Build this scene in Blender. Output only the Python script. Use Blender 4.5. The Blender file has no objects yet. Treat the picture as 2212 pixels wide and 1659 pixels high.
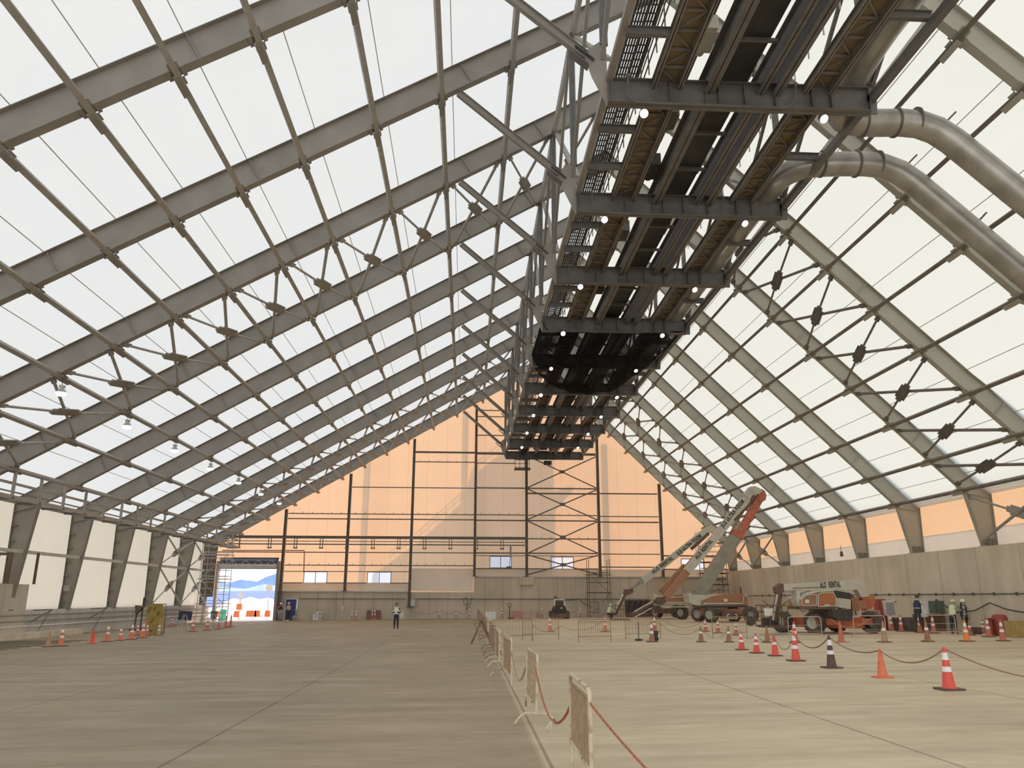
import bpy, math, random
from mathutils import Vector, Matrix, Euler
random.seed(7)
V = Vector
PI = math.pi
C = bpy.context.scene.collection
# ------------------------------------------------------------------ camera model (frame 2212 x 1659)
FPX, PITCH, YAW, ROLL, CX, CY, CAMH = 1699.5, math.radians(15.20), math.radians(3.18), math.radians(.11), 1106.0, 829.5, 2.06
SL = .0115                                   # the slab falls gently towards the left wall
def fz(x): return SL * x
def ray(x, y):
    a2 = (x-CX)/FPX; b2 = (y-CY)/FPX
    a = a2*math.cos(ROLL)+b2*math.sin(ROLL); b = -a2*math.sin(ROLL)+b2*math.cos(ROLL)
    yv = math.cos(PITCH)+b*math.sin(PITCH); z = math.sin(PITCH)-b*math.cos(PITCH)
    return V((a*math.cos(YAW)+yv*math.sin(YAW), -a*math.sin(YAW)+yv*math.cos(YAW), z))
def F(x, y):                                 # floor point seen at a pixel
    d = ray(x, y); t = -CAMH/(d.z-SL*d.x); return d*t+V((0, 0, CAMH))
def PY(x, y, Y):
    d = ray(x, y); return d*(Y/d.y)+V((0, 0, CAMH))
S, Y0 = 7.0, 20.48
def YK(k): return Y0+S*k
# ------------------------------------------------------------------ mesh builder
ORG = {}
class MB:
    def __init__(s): s.v = []; s.f = []; s.sm = []
    def add(s, vs, fs, smooth=False):
        n = len(s.v); s.v += [tuple(v) for v in vs]
        for f in fs: s.f.append(tuple(i+n for i in f)); s.sm.append(smooth)
        return s
    def box(s, c, d, rz=0, rx=0, ry=0):
        M = Euler((rx, ry, rz)).to_matrix(); c = V(c)
        vs = [c+M @ V((x*d[0]/2, y*d[1]/2, z*d[2]/2)) for x in (-1, 1) for y in (-1, 1) for z in (-1, 1)]
        return s.add(vs, [(0,1,3,2),(4,6,7,5),(0,4,5,1),(2,3,7,6),(0,2,6,4),(1,5,7,3)])
    def bar(s, p, q, w, h=None, up=(0,0,1), w2=None, h2=None):
        p, q = V(p), V(q); h = w if h is None else h; w2 = w if w2 is None else w2; h2 = h if h2 is None else h2
        d = (q-p).normalized(); u = V(up)
        if abs(d.dot(u.normalized())) > .98: u = V((0,1,0)) if abs(d.y) < .9 else V((1,0,0))
        r = d.cross(u).normalized(); u = r.cross(d).normalized()
        vs = [p+r*x*w/2+u*z*h/2 for x in (-1,1) for z in (-1,1)]+[q+r*x*w2/2+u*z*h2/2 for x in (-1,1) for z in (-1,1)]
        return s.add(vs, [(0,1,3,2),(4,6,7,5),(0,4,5,1),(2,3,7,6),(0,2,6,4),(1,5,7,3)])
    def tube(s, p, q, r, n=8, r2=None, caps=True):
        return s.path([p, q], r, n, r2, caps)
    def path(s, pts, r, n=8, r2=None, caps=True, closed=False):
        pts = [V(p) for p in pts]; m = len(pts); rings = []; u = None
        for i, p in enumerate(pts):
            if closed: d = pts[(i+1) % m]-pts[i-1]
            else: d = pts[min(i+1, m-1)]-pts[max(i-1, 0)]
            d.normalize()
            if u is None:
                u = V((0,0,1)) if abs(d.z) < .9 else V((1,0,0))
            u = (u-d*u.dot(d))
            if u.length < 1e-4: u = V((1,0,0))-d*d.x
            u.normalize(); w = d.cross(u)
            rr = r if r2 is None else r+(r2-r)*i/(m-1)
            rings.append([p+(u*math.cos(2*PI*j/n)+w*math.sin(2*PI*j/n))*rr for j in range(n)])
        vs = [v for R in rings for v in R]; fs = []
        for i in range(m if closed else m-1):
            a = i*n; b = ((i+1) % m)*n
            for j in range(n): fs.append((a+j, a+(j+1) % n, b+(j+1) % n, b+j))
        k = len(s.f); s.add(vs, fs, n > 5)
        if caps and not closed: s.add(rings[0][::-1], [tuple(range(n))]); s.add(rings[-1], [tuple(range(n))])
        return s
    def prism(s, poly, a, b, ax='y'):        # 2D polygon extruded between a and b along an axis
        def m(p, t):
            return (p[0], t, p[1]) if ax == 'y' else ((t, p[0], p[1]) if ax == 'x' else (p[0], p[1], t))
        n = len(poly); vs = [m(p, a) for p in poly]+[m(p, b) for p in poly]
        fs = [tuple(range(n)), tuple(range(2*n-1, n-1, -1))]+[(i, i+n, (i+1) % n+n, (i+1) % n) for i in range(n)]
        return s.add(vs, fs)
    def lathe(s, prof, n=16, c=(0,0,0), ax='z'):
        c = V(c); vs = []; fs = []
        for r, z in prof:
            for j in range(n):
                t = 2*PI*j/n; x, y = r*math.cos(t), r*math.sin(t)
                vs.append(c+(V((x, y, z)) if ax == 'z' else V((z, x, y)) if ax == 'x' else V((x, z, y))))
        for i in range(len(prof)-1):
            for j in range(n): fs.append((i*n+j, i*n+(j+1) % n, (i+1)*n+(j+1) % n, (i+1)*n+j))
        return s.add(vs, fs, True)
    def ibeam(s, p, q, W, D, t=.02, up=(0,0,1)):   # p, q on the underside centre line
        p, q = V(p), V(q); d = (q-p).normalized(); u = V(up); u = (u-d*u.dot(d)).normalized()
        s.bar(p+u*t/2, q+u*t/2, W, t, u); s.bar(p+u*(D-t/2), q+u*(D-t/2), W, t, u)
        return s.bar(p+u*D/2, q+u*D/2, t, D, u)
    def build(s, name, mat, parent=None, loc=None, **tags):
        me = bpy.data.meshes.new(name)
        o = bpy.data.objects.new(name, me); C.objects.link(o)
        off = V(loc) if loc is not None else V((0,0,0))
        if parent is not None:
            o.parent = parent; base = ORG.get(parent.name, V((0,0,0)))
            off2 = base+off
            o.location = off
        else: off2 = off; o.location = off
        me.from_pydata([V(v)-off2 for v in s.v], [], s.f)
        me.polygons.foreach_set('use_smooth', s.sm)
        mats = mat if isinstance(mat, (list, tuple)) else [mat]
        for m in mats: me.materials.append(m)
        me.update(); ORG[o.name] = off2
        for k, v in tags.items(): o[k] = v
        return o
def tag(o, label, cat, group=None):
    o['label'] = label; o['category'] = cat
    if group: o['group'] = group
    return o
def thing(name, label, cat, loc=(0,0,0), group=None, rz=0):
    o = bpy.data.objects.new(name, None); C.objects.link(o); o.location = loc; o.rotation_euler.z = rz
    o.empty_display_size = .2; ORG[o.name] = V(loc)
    return tag(o, label, cat, group)
def local(o): ORG[o.name] = V((0,0,0)); return o
def struct(name, mb, m, parent=None):
    o = mb.build(name, m, parent)
    if parent is None: o['kind'] = 'structure'
    return o
def copy_tree(o, parent=None):
    c = o.copy(); C.objects.link(c); c.parent = parent
    for ch in list(o.children): copy_tree(ch, c)
    return c
def dup(o, loc, rz=None, label=None, scale=None):
    c = copy_tree(o); c.location = loc
    if rz is not None: c.rotation_euler.z = rz
    if label: c['label'] = label
    if scale: c.scale = (scale,)*3
    return c
ORD = 'first second third fourth fifth sixth seventh eighth ninth tenth eleventh twelfth thirteenth fourteenth fifteenth sixteenth seventeenth eighteenth nineteenth twentieth'.split()
# ------------------------------------------------------------------ materials
def mat(name, col, rough=.7, metal=0, noise=None, scale=3, emit=None, stretch=(1,1,1), bump=0, detail=5, alpha=None, lo=.35, hi=.68):
    m = bpy.data.materials.new(name); m.use_nodes = True; nt = m.node_tree; b = nt.nodes['Principled BSDF']
    b.inputs['Base Color'].default_value = (*col, 1); b.inputs['Roughness'].default_value = rough; b.inputs['Metallic'].default_value = metal
    if emit: b.inputs['Emission Color'].default_value = (*col, 1); b.inputs['Emission Strength'].default_value = emit
    if alpha is not None: b.inputs['Alpha'].default_value = alpha
    if noise:
        tc = nt.nodes.new('ShaderNodeTexCoord'); mp = nt.nodes.new('ShaderNodeMapping'); mp.inputs['Scale'].default_value = stretch
        n = nt.nodes.new('ShaderNodeTexNoise'); n.inputs['Scale'].default_value = scale; n.inputs['Detail'].default_value = detail
        r = nt.nodes.new('ShaderNodeValToRGB'); r.color_ramp.elements[0].position = lo; r.color_ramp.elements[1].position = hi
        r.color_ramp.elements[0].color = (*col, 1); r.color_ramp.elements[1].color = (*noise, 1)
        nt.links.new(tc.outputs['Object'], mp.inputs['Vector']); nt.links.new(mp.outputs[0], n.inputs['Vector'])
        nt.links.new(n.outputs['Fac'], r.inputs['Fac']); nt.links.new(r.outputs['Color'], b.inputs['Base Color'])
        if bump:
            bp = nt.nodes.new('ShaderNodeBump'); bp.inputs['Strength'].default_value = bump; bp.inputs['Distance'].default_value = .05
            nt.links.new(n.outputs['Fac'], bp.inputs['Height']); nt.links.new(bp.outputs[0], b.inputs['Normal'])
    return m
def stripes(nt, out, axis, period, width, phase=0):
    """0..1 mask of thin lines every period metres along an object axis"""
    def mth(op, a, b=None):
        n = nt.nodes.new('ShaderNodeMath'); n.operation = op
        for i, v in enumerate((a, b)):
            if v is None: continue
            if isinstance(v, (int, float)): n.inputs[i].default_value = v
            else: nt.links.new(v, n.inputs[i])
        return n.outputs[0]
    sp = nt.nodes.new('ShaderNodeSeparateXYZ'); nt.links.new(out, sp.inputs[0])
    f = mth('FRACT', mth('DIVIDE', mth('ADD', sp.outputs[axis], 1000*period+phase), period))
    return mth('LESS_THAN', f, width/period)
def fabric(name, trans, diff, seam=None, mixf=.5, blot=.06):
    """architectural membrane: light from outside shines through it"""
    m = bpy.data.materials.new(name); m.use_nodes = True; nt = m.node_tree; nt.nodes.clear()
    o = nt.nodes.new('ShaderNodeOutputMaterial'); mx = nt.nodes.new('ShaderNodeMixShader'); mx.inputs[0].default_value = mixf
    t = nt.nodes.new('ShaderNodeBsdfTranslucent'); d = nt.nodes.new('ShaderNodeBsdfDiffuse')
    tc = nt.nodes.new('ShaderNodeTexCoord'); n = nt.nodes.new('ShaderNodeTexNoise'); n.inputs['Scale'].default_value = .6; n.inputs['Detail'].default_value = 4
    nt.links.new(tc.outputs['Object'], n.inputs['Vector'])
    for sh, c in ((t, trans), (d, diff)):
        mm = nt.nodes.new('ShaderNodeMix'); mm.data_type = 'RGBA'
        mm.inputs[6].default_value = (*c, 1); mm.inputs[7].default_value = (*[v*(1-blot*2) for v in c], 1)
        nt.links.new(n.outputs['Fac'], mm.inputs[0]); outc = mm.outputs[2]
        if seam:
            for (ax, per, w, ph, dk) in seam:
                k = stripes(nt, tc.outputs['Object'], ax, per, w, ph)
                m2 = nt.nodes.new('ShaderNodeMix'); m2.data_type = 'RGBA'; m2.inputs[7].default_value = (*[v*dk for v in c], 1)
                nt.links.new(k, m2.inputs[0]); nt.links.new(outc, m2.inputs[6]); outc = m2.outputs[2]
        nt.links.new(outc, sh.inputs['Color'])
    nt.links.new(d.outputs[0], mx.inputs[1]); nt.links.new(t.outputs[0], mx.inputs[2]); nt.links.new(mx.outputs[0], o.inputs[0])
    return m
def concrete_wall(name, axis, a, b, per=2.45, dark=.55):
    m = bpy.data.materials.new(name); m.use_nodes = True; nt = m.node_tree; bs = nt.nodes['Principled BSDF']; bs.inputs['Roughness'].default_value = .85
    tc = nt.nodes.new('ShaderNodeTexCoord')
    def noise(scale, st, lo, hi, ca, cb):
        mp = nt.nodes.new('ShaderNodeMapping'); mp.inputs['Scale'].default_value = st
        n = nt.nodes.new('ShaderNodeTexNoise'); n.inputs['Scale'].default_value = scale; n.inputs['Detail'].default_value = 6
        r = nt.nodes.new('ShaderNodeValToRGB'); r.color_ramp.elements[0].position = lo; r.color_ramp.elements[1].position = hi
        r.color_ramp.elements[0].color = (*ca, 1); r.color_ramp.elements[1].color = (*cb, 1)
        nt.links.new(tc.outputs['Object'], mp.inputs[0]); nt.links.new(mp.outputs[0], n.inputs['Vector']); nt.links.new(n.outputs['Fac'], r.inputs[0]); return r.outputs[0]
    c1 = noise(.35, (1,1,1), .3, .7, a, b)
    c2 = noise(1.3, (1,1,.22), .40, .66, (.62,.60,.57), (1,1,1))
    mu = nt.nodes.new('ShaderNodeMix'); mu.data_type = 'RGBA'; mu.blend_type = 'MULTIPLY'; mu.inputs[0].default_value = .32
    nt.links.new(c1, mu.inputs[6]); nt.links.new(c2, mu.inputs[7]); out = mu.outputs[2]
    for (p, w, ph, dk) in ((per, .045, 0, dark), (per/2, .02, .1, .8)):
        k = stripes(nt, tc.outputs['Object'], axis, p, w, ph)
        m2 = nt.nodes.new('ShaderNodeMix'); m2.data_type = 'RGBA'; m2.blend_type = 'MULTIPLY'
        m2.inputs[7].default_value = (dk, dk, dk, 1); nt.links.new(k, m2.inputs[0]); nt.links.new(out, m2.inputs[6]); out = m2.outputs[2]
    nt.links.new(out, bs.inputs['Base Color']); return m
def floor_mat():
    m = bpy.data.materials.new('concrete_slab'); m.use_nodes = True; nt = m.node_tree; bs = nt.nodes['Principled BSDF']; bs.inputs['Roughness'].default_value = .62
    bs.inputs['Specular IOR Level'].default_value = .35
    tc = nt.nodes.new('ShaderNodeTexCoord')
    def noise(scale, st, lo, hi, ca, cb, det=6, rot=0):
        mp = nt.nodes.new('ShaderNodeMapping'); mp.inputs['Scale'].default_value = st; mp.inputs['Rotation'].default_value = (0,0,rot)
        n = nt.nodes.new('ShaderNodeTexNoise'); n.inputs['Scale'].default_value = scale; n.inputs['Detail'].default_value = det; n.inputs['Roughness'].default_value = .6
        r = nt.nodes.new('ShaderNodeValToRGB'); r.color_ramp.elements[0].position = lo; r.color_ramp.elements[1].position = hi
        r.color_ramp.elements[0].color = (*ca, 1); r.color_ramp.elements[1].color = (*cb, 1)
        nt.links.new(tc.outputs['Object'], mp.inputs[0]); nt.links.new(mp.outputs[0], n.inputs['Vector']); nt.links.new(n.outputs['Fac'], r.inputs[0]); return r.outputs[0]
    def mul(a, b, f):
        mu = nt.nodes.new('ShaderNodeMix'); mu.data_type = 'RGBA'; mu.blend_type = 'MULTIPLY'
        if isinstance(f, float): mu.inputs[0].default_value = f
        else: nt.links.new(f, mu.inputs[0])
        nt.links.new(a, mu.inputs[6])
        if isinstance(b, tuple): mu.inputs[7].default_value = (*b, 1)
        else: nt.links.new(b, mu.inputs[7])
        return mu.outputs[2]
    out = noise(.12, (1,1,1), .35, .65, (.57,.46,.30), (.73,.60,.40))
    sp = nt.nodes.new('ShaderNodeSeparateXYZ'); nt.links.new(tc.outputs['Object'], sp.inputs[0])
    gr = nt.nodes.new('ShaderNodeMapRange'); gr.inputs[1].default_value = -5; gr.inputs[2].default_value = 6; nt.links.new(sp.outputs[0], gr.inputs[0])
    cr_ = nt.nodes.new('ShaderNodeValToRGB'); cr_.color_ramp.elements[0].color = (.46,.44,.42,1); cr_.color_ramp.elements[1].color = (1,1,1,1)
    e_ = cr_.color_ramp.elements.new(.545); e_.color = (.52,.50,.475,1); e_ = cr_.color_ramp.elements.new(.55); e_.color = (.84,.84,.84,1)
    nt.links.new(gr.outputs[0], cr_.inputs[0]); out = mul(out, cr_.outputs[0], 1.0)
    out = mul(out, noise(1.1, (.16,1,1), .38, .6, (.66,.64,.62), (1,1,1), 7), .5)
    out = mul(out, noise(5., (.3,1,1), .4, .62, (.72,.71,.70), (1,1,1), 8), .4)
    out = mul(out, noise(.5, (.25,1.4,1), .52, .72, (1,1,1), (.62,.6,.58), 5, .2), .5)
    out = mul(out, (.55,.52,.48), stripes(nt, tc.outputs['Object'], 0, 5.0, .05, -1.08))
    out = mul(out, (.85,.84,.82), stripes(nt, tc.outputs['Object'], 1, 8.0, .03, 2))
    nt.links.new(out, bs.inputs['Base Color'])
    rr = noise(1.4, (.4,1,1), .35, .7, (.5,.5,.5), (.85,.85,.85)); nt.links.new(rr, bs.inputs['Roughness'])
    return m
STEEL = mat('painted_steel', (.185,.165,.135), .55, 0, (.235,.21,.175), .9)
STEELR = mat('painted_steel_green', (.29,.28,.225), .55, 0, (.37,.345,.28), .5)
STEELD = mat('dark_steel', (.068,.063,.056), .55, 0, (.10,.093,.083), 2)
STEELB = mat('brown_dusty_steel', (.155,.128,.10), .6, 0, (.10,.085,.07), 2)
GAL = mat('galvanised_tube', (.26,.235,.20), .5, 0, (.33,.30,.26), 3)
GALW = mat('pale_galvanised_steel', (.55,.54,.52), .45, .2, (.42,.41,.4), 3)
PANELT = mat('tan_deck_sheet', (.17,.115,.058), .6, 0, (.11,.075,.038), 1.5)
BELT = mat('black_rubber_belt', (.018,.019,.018), .7, 0, (.03,.03,.028), 2)
DUCT = mat('galvanised_duct', (.36,.34,.30), .36, .6, (.22,.205,.18), 1.2, stretch=(1,1,1))
BLACK = mat('black_rubber', (.02,.019,.018), .75, 0, (.05,.042,.036), 9)
TYRE = mat('dusty_tyre', (.05,.04,.034), .85, 0, (.11,.085,.07), 5)
CREAM = mat('cream_paint', (.55,.53,.42), .5, 0, (.46,.43,.34), 2)
ORANGE = mat('orange_paint', (.46,.135,.04), .5, 0, (.36,.115,.045), 2)
ORRED = mat('orange_red_paint', (.52,.12,.05), .5, 0, (.36,.085,.045), 2.5)
BRNOR = mat('dusty_orange_brown_paint', (.37,.155,.07), .55, 0, (.27,.125,.065), 1.5)
DKBR = mat('dark_brown_grime', (.085,.05,.036), .7, 0, (.15,.08,.055), 3)
OLIVE = mat('dusty_olive_grey_paint', (.22,.21,.165), .55, 0, (.30,.28,.215), 1.2)
CRED = mat('cone_red', (.72,.06,.035), .45); CORG = mat('cone_orange', (.75,.17,.06), .5, 0, (.62,.12,.05), 6)
CFLUO = mat('cone_bright_orange', (.95,.2,.04), .5); CBRN = mat('cone_brown_faded', (.26,.11,.05), .6, 0, (.36,.17,.08), 6)
CTAN = mat('cone_tan_faded', (.44,.27,.14), .6, 0, (.36,.2,.1), 6); CDK = mat('cone_dark_brown', (.075,.035,.02), .6)
CDUSTY = mat('cone_dusty_red', (.45,.12,.07), .55, 0, (.55,.16,.09), 5)
CBASE = mat('cone_base_dark', (.09,.04,.03), .7); BAND = mat('reflective_band', (.85,.84,.86), .35)
RUSTC = mat('chipped_cream_barrier_paint', (.60,.49,.32), .6, 0, (.20,.11,.055), 5, detail=9, lo=.52, hi=.66)
RUSTB = mat('brown_barrier_paint', (.33,.235,.13), .6, 0, (.22,.12,.06), 9)
CHR = mat('red_plastic_chain', (.42,.09,.04), .5, 0, (.30,.085,.04), 8); CHB = mat('rusty_brown_chain', (.25,.15,.075), .6); CHC = mat('tan_chain', (.36,.24,.14), .6)
WHITE = mat('white_paint', (.75,.73,.68), .5, 0, (.62,.58,.52), 3)
PINK = mat('faded_pink_plastic', (.50,.25,.18), .6, 0, (.42,.2,.14), 3)
MUST = mat('mustard_board', (.36,.25,.045), .6, 0, (.24,.165,.03), 2); DKMUST = mat('mustard_dark', (.13,.09,.02), .7)
NAVY = mat('navy_fabric', (.025,.028,.06), .8); SKIN = mat('skin', (.42,.24,.16), .6); DENIM = mat('dark_trousers', (.022,.024,.035), .85)
LIME = mat('pale_lime_vest', (.70,.78,.42), .6); GREYC = mat('grey_shirt', (.33,.32,.31), .8); PINKC = mat('dusty_pink_shirt', (.50,.36,.32), .8)
BOOT = mat('brown_boot', (.06,.04,.03), .8); HELM = mat('white_helmet', (.85,.85,.8), .35); TEXT = mat('black_lettering', (.02,.018,.015), .6)
LAMP = mat('floodlight_glow', (1,.98,.9), .5, emit=18); LAMPW = mat('lamp_lens', (1,1,.97), .4, emit=4)
REDP = mat('dull_red_paint', (.34,.05,.03), .6, 0, (.24,.045,.03), 3); YELB = mat('ochre_yellow_paint', (.42,.29,.09), .6, 0, (.33,.22,.07), 3)
RPIPE = mat('red_oxide_pipe', (.33,.09,.05), .5); GREEN = mat('green_plastic', (.05,.55,.33), .5); BLUED = mat('blue_door_paint', (.035,.045,.16), .5)
TARP = mat('dark_purple_tarp', (.05,.035,.042), .8, 0, (.08,.055,.06), 1.5, bump=.5)
NET = None
def net_mat():
    m = bpy.data.materials.new('black_shade_net'); m.use_nodes = True; nt = m.node_tree; nt.nodes.clear()
    o = nt.nodes.new('ShaderNodeOutputMaterial'); mx = nt.nodes.new('ShaderNodeMixShader'); t = nt.nodes.new('ShaderNodeBsdfTransparent'); d = nt.nodes.new('ShaderNodeBsdfDiffuse')
    d.inputs[0].default_value = (.012,.012,.012,1)
    tc = nt.nodes.new('ShaderNodeTexCoord'); n = nt.nodes.new('ShaderNodeTexNoise'); n.inputs['Scale'].default_value = .45; n.inputs['Detail'].default_value = 3
    r = nt.nodes.new('ShaderNodeMapRange'); r.inputs[1].default_value = .4; r.inputs[2].default_value = .62; r.inputs[3].default_value = .82; r.inputs[4].default_value = .97
    nt.links.new(tc.outputs['Object'], n.inputs['Vector']); nt.links.new(n.outputs['Fac'], r.inputs[0]); nt.links.new(r.outputs[0], mx.inputs[0])
    nt.links.new(t.outputs[0], mx.inputs[1]); nt.links.new(d.outputs[0], mx.inputs[2]); nt.links.new(mx.outputs[0], o.inputs[0]); return m
NET = net_mat()
ROOFL = fabric('roof_membrane_left', (.79,.84,.82), (.70,.66,.60), mixf=.66, blot=.015)
ROOFR = fabric('roof_membrane_right', (.68,.77,.74), (.66,.63,.56), mixf=.6, blot=.015)
ENDF = fabric('tan_end_membrane', (.90,.59,.36), (.78,.69,.56), seam=((0, 2.07, .035, .3, .72),), mixf=.62, blot=.05)
ENDG = fabric('skirt_and_shade_band_membrane', (.8,.7,.58), (.92,.83,.70), mixf=.25, blot=.12)
ENDR = fabric('tan_side_membrane', (.72,.42,.22), (.72,.62,.5), seam=((1, 7.0, .05, .3, .8),), mixf=.6, blot=.05)
SIDEF = fabric('cream_side_membrane', (.68,.60,.48), (.70,.60,.46), mixf=.6, blot=.05)
# ------------------------------------------------------------------ building section
def zl(x): return 14.32+.584*(x+13.32)       # underside of the left rafters
def zr(x): return 19.32-.996*(x-15.34)       # underside of the right rafters
RX, RZ = 7.91, 26.72
YW = 85.05                                   # end wall membrane
NL = V((-.504, 0, .8636)); NR = V((.7057, 0, .7085))
# floor
fl = MB(); nx, ny = 24, 40
for i in range(nx+1):
    for j in range(ny+1):
        x = -27.2+(56.2)*i/nx; y = -8+93.0*j/ny; fl.v.append((x, y, fz(x)))
for i in range(nx):
    for j in range(ny): a = i*(ny+1)+j; fl.f.append((a, a+ny+1, a+ny+2, a+1)); fl.sm.append(False)
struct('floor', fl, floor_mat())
g = MB(); g.box((-20, 400, -.75), (900, 629, .4))
struct('ground', g, mat('dusty_ground', (.62,.60,.56), .9, 0, (.5,.48,.45), .05))
# roof skins
YA, YB = -9, 85.2
def skin(name, x0, x1, f, off, m, seams):
    s = MB(); p0 = V((x0, 0, f(x0)))+off; p1 = V((x1, 0, f(x1)))+off
    s.add([(p0.x, YA, p0.z), (p1.x, YA, p1.z), (p1.x, YB, p1.z), (p0.x, YB, p0.z)], [(0, 3, 2, 1)])
    o = struct(name, s, m)
    for x in seams:
        q = V((x, 0, f(x)))+off*.985; b = MB().bar((q.x, YA, q.z), (q.x, YB, q.z), .035, .012, up=(off.x, 0, off.z))
        b.build('seam', GALS, o)
    return o
GALS = mat('membrane_seam', (.55,.54,.50), .7, emit=None)
PL = {'w': -25.15, 'x': -23.36, 'y': -20.75, 'z': -18.09, 'a': -15.8, 'b': -13.32, 'c': -11.05, 'd': -8.76, 'e': -6.52, 'f': -3.83, 'g': -1.31, 'h': 1.49, 'i': 3.97, 'j': 6.4}
PR = [9.6, 11.4, 13.35, 15.34, 17.16, 19.24, 21.27, 23.34, 25.3, 26.89]
pls = list(PL.values())
skin('ceiling_left_slope', -26.55, 8.7, zl, NL*1.04, ROOFL, [(a+b)/2-.5 for a, b in zip(pls[1:], pls[2:])])
skin('ceiling_right_slope', 7.0, 27.75, zr, NR*.86, ROOFR, [(a+b)/2+.5 for a, b in zip(PR, PR[1:])])
LX = -26.85
s = MB(); s.add([(LX, 46, 1.25), (LX, YB, 1.25), (LX, YB, 7.9), (LX, 46, 7.9)], [(0, 1, 2, 3)]); s.add([(LX, YA, 1.25), (LX, 46, 1.25), (LX, 46, 7.9), (LX, YA, 7.9)], [(0, 1, 2, 3)])
struct('wall_left', s, SIDEF)
s = MB(); s.add([(28.45, YA, 5.75), (28.45, YB, 5.75), (28.45, YB, 8.0), (28.45, YA, 8.0)], [(0, 3, 2, 1)])
struct('wall_right', s, ENDR)
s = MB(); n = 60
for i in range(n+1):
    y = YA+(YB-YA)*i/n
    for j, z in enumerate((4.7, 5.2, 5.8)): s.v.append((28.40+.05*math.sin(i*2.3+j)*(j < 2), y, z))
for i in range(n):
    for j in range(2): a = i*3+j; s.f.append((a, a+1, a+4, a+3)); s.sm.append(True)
struct('trim_1', s, ENDG)  # unsunlit lower band of the right wall, its shade put into greyer fabric
# eave closure on the right
struct('trim_2', MB().bar((28.3, YA, 8.02), (28.3, YB, 8.02), .14, .14), STEELR)
# concrete walls
CW_R = concrete_wall('board_marked_concrete_side', 1, (.60,.51,.37), (.76,.65,.49), 3.5)
CW_E = concrete_wall('board_marked_concrete_end', 0, (.50,.41,.30), (.64,.53,.40), 1.9)
s = MB(); s.box((28.0, (YA+84.6)/2, 2.3), (1.1, 84.6-YA, 4.9)); struct('wall_right_base', s, CW_R)
# leave the small doorway out of the left piece
s = MB(); s.box((14.35, 84.85, 1.95), (27.1, .7, 4.5)); s.box((-8.2, 84.85, .95), (18.0, .7, 3.3)); s.box((-19.0, 84.85, .95), (1.0, .7, 3.3)); s.box((-17.85, 84.85, 2.25), (1.3, .7, .7))
struct('wall_end_base', s, CW_E)
s = MB(); s.box((-26.6, 66, .45), (.8, 38, 1.7)); struct('wall_left_base', s, concrete_wall('low_concrete', 1, (.52,.50,.47), (.64,.62,.58), 3.0))
s = MB(); s.box((-26.55, 20.5, 1.2), (1.0, 59.0, 3.15)); struct('wall_left_block', s, concrete_wall('block_concrete', 1, (.52,.46,.37), (.62,.55,.45), 2.5))
# end wall membrane with openings (rectangles are cut out by tiling)
def wall_with_holes(poly_top, x0, x1, z0f, holes, Y):
    """columns of quads between z0 and the roof line; holes = (xa, xb, za, zb)"""
    xs = sorted(set([x0, x1, RX]+[h[0] for h in holes]+[h[1] for h in holes]+[-5.83, .8])); s = MB()
    for a, b in zip(xs, xs[1:]):
        m = (a+b)/2; z0 = z0f(m); hs = sorted([h for h in holes if h[0] <= m <= h[1]], key=lambda h: h[2]); lo = z0
        for h in hs:
            if h[2] > lo: s.add([(a, Y, lo), (b, Y, lo), (b, Y, h[2]), (a, Y, h[2])], [(0, 1, 2, 3)])
            lo = h[3]
        s.add([(a, Y, lo), (b, Y, lo), (b, Y, poly_top(b)), (a, Y, poly_top(a))], [(0, 1, 2, 3)])
    return s
top = lambda x: min(zl(x)+1.15, zr(x)+1.15)
WIN = [(-16.84, -14.48, 3.5, 4.62), (-10.31, -7.88, 3.5, 4.62), (2.42, 4.7, 5.1, 6.28), (8.92, 11.3, 5.0, 6.25), (22.9, 25.3, 4.95, 6.1)]
DOOR = (-25.4, -19.45, -.6, 5.9)
s = wall_with_holes(top, -26.85, 28.4, lambda x: 2.5 if x < -5.83 else (2.5 if x < .8 else 4.1), WIN+[DOOR], YW)
struct('wall_end', s, ENDF)
# loose grey skirt along the foot of the membrane
def skirt(name, x0, x1, z0, z1, n=40):
    s = MB()
    for i in range(n+1):
        x = x0+(x1-x0)*i/n
        for j in range(4):
            z = z0+(z1-z0)*j/3; s.v.append((x, YW-.12+.06*math.sin(x*1.7+j*1.3)*(j in (1, 2)), z+(.05*math.sin(x*2.1) if j == 2 else 0)))
    for i in range(n):
        for j in range(3): a = i*4+j; s.f.append((a, a+4, a+5, a+1)); s.sm.append(True)
    return struct(name, s, ENDG)
skirt('trim_3', -19.3, -5.9, 2.66, 3.52); skirt('trim_4', 1.0, 28.2, 4.18, 4.98, 70)
s = MB(); s.add([(-5.75, YW-.5, 2.75), (.5, YW-.5, 2.7), (.7, YW-.45, 4.2), (.75, YW-.12, 5.0), (-5.75, YW-.12, 5.0)], [(0, 1, 2, 3, 4)]); struct('trim_5', s, ENDG)
struct('trim_6', MB().box((-12.6, 84.42, 2.66), (13.6, .16, .12)), GALW)
struct('trim_7', MB().box((14.6, 84.42, 4.2), (27.0, .16, .1)), GALW)
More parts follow.
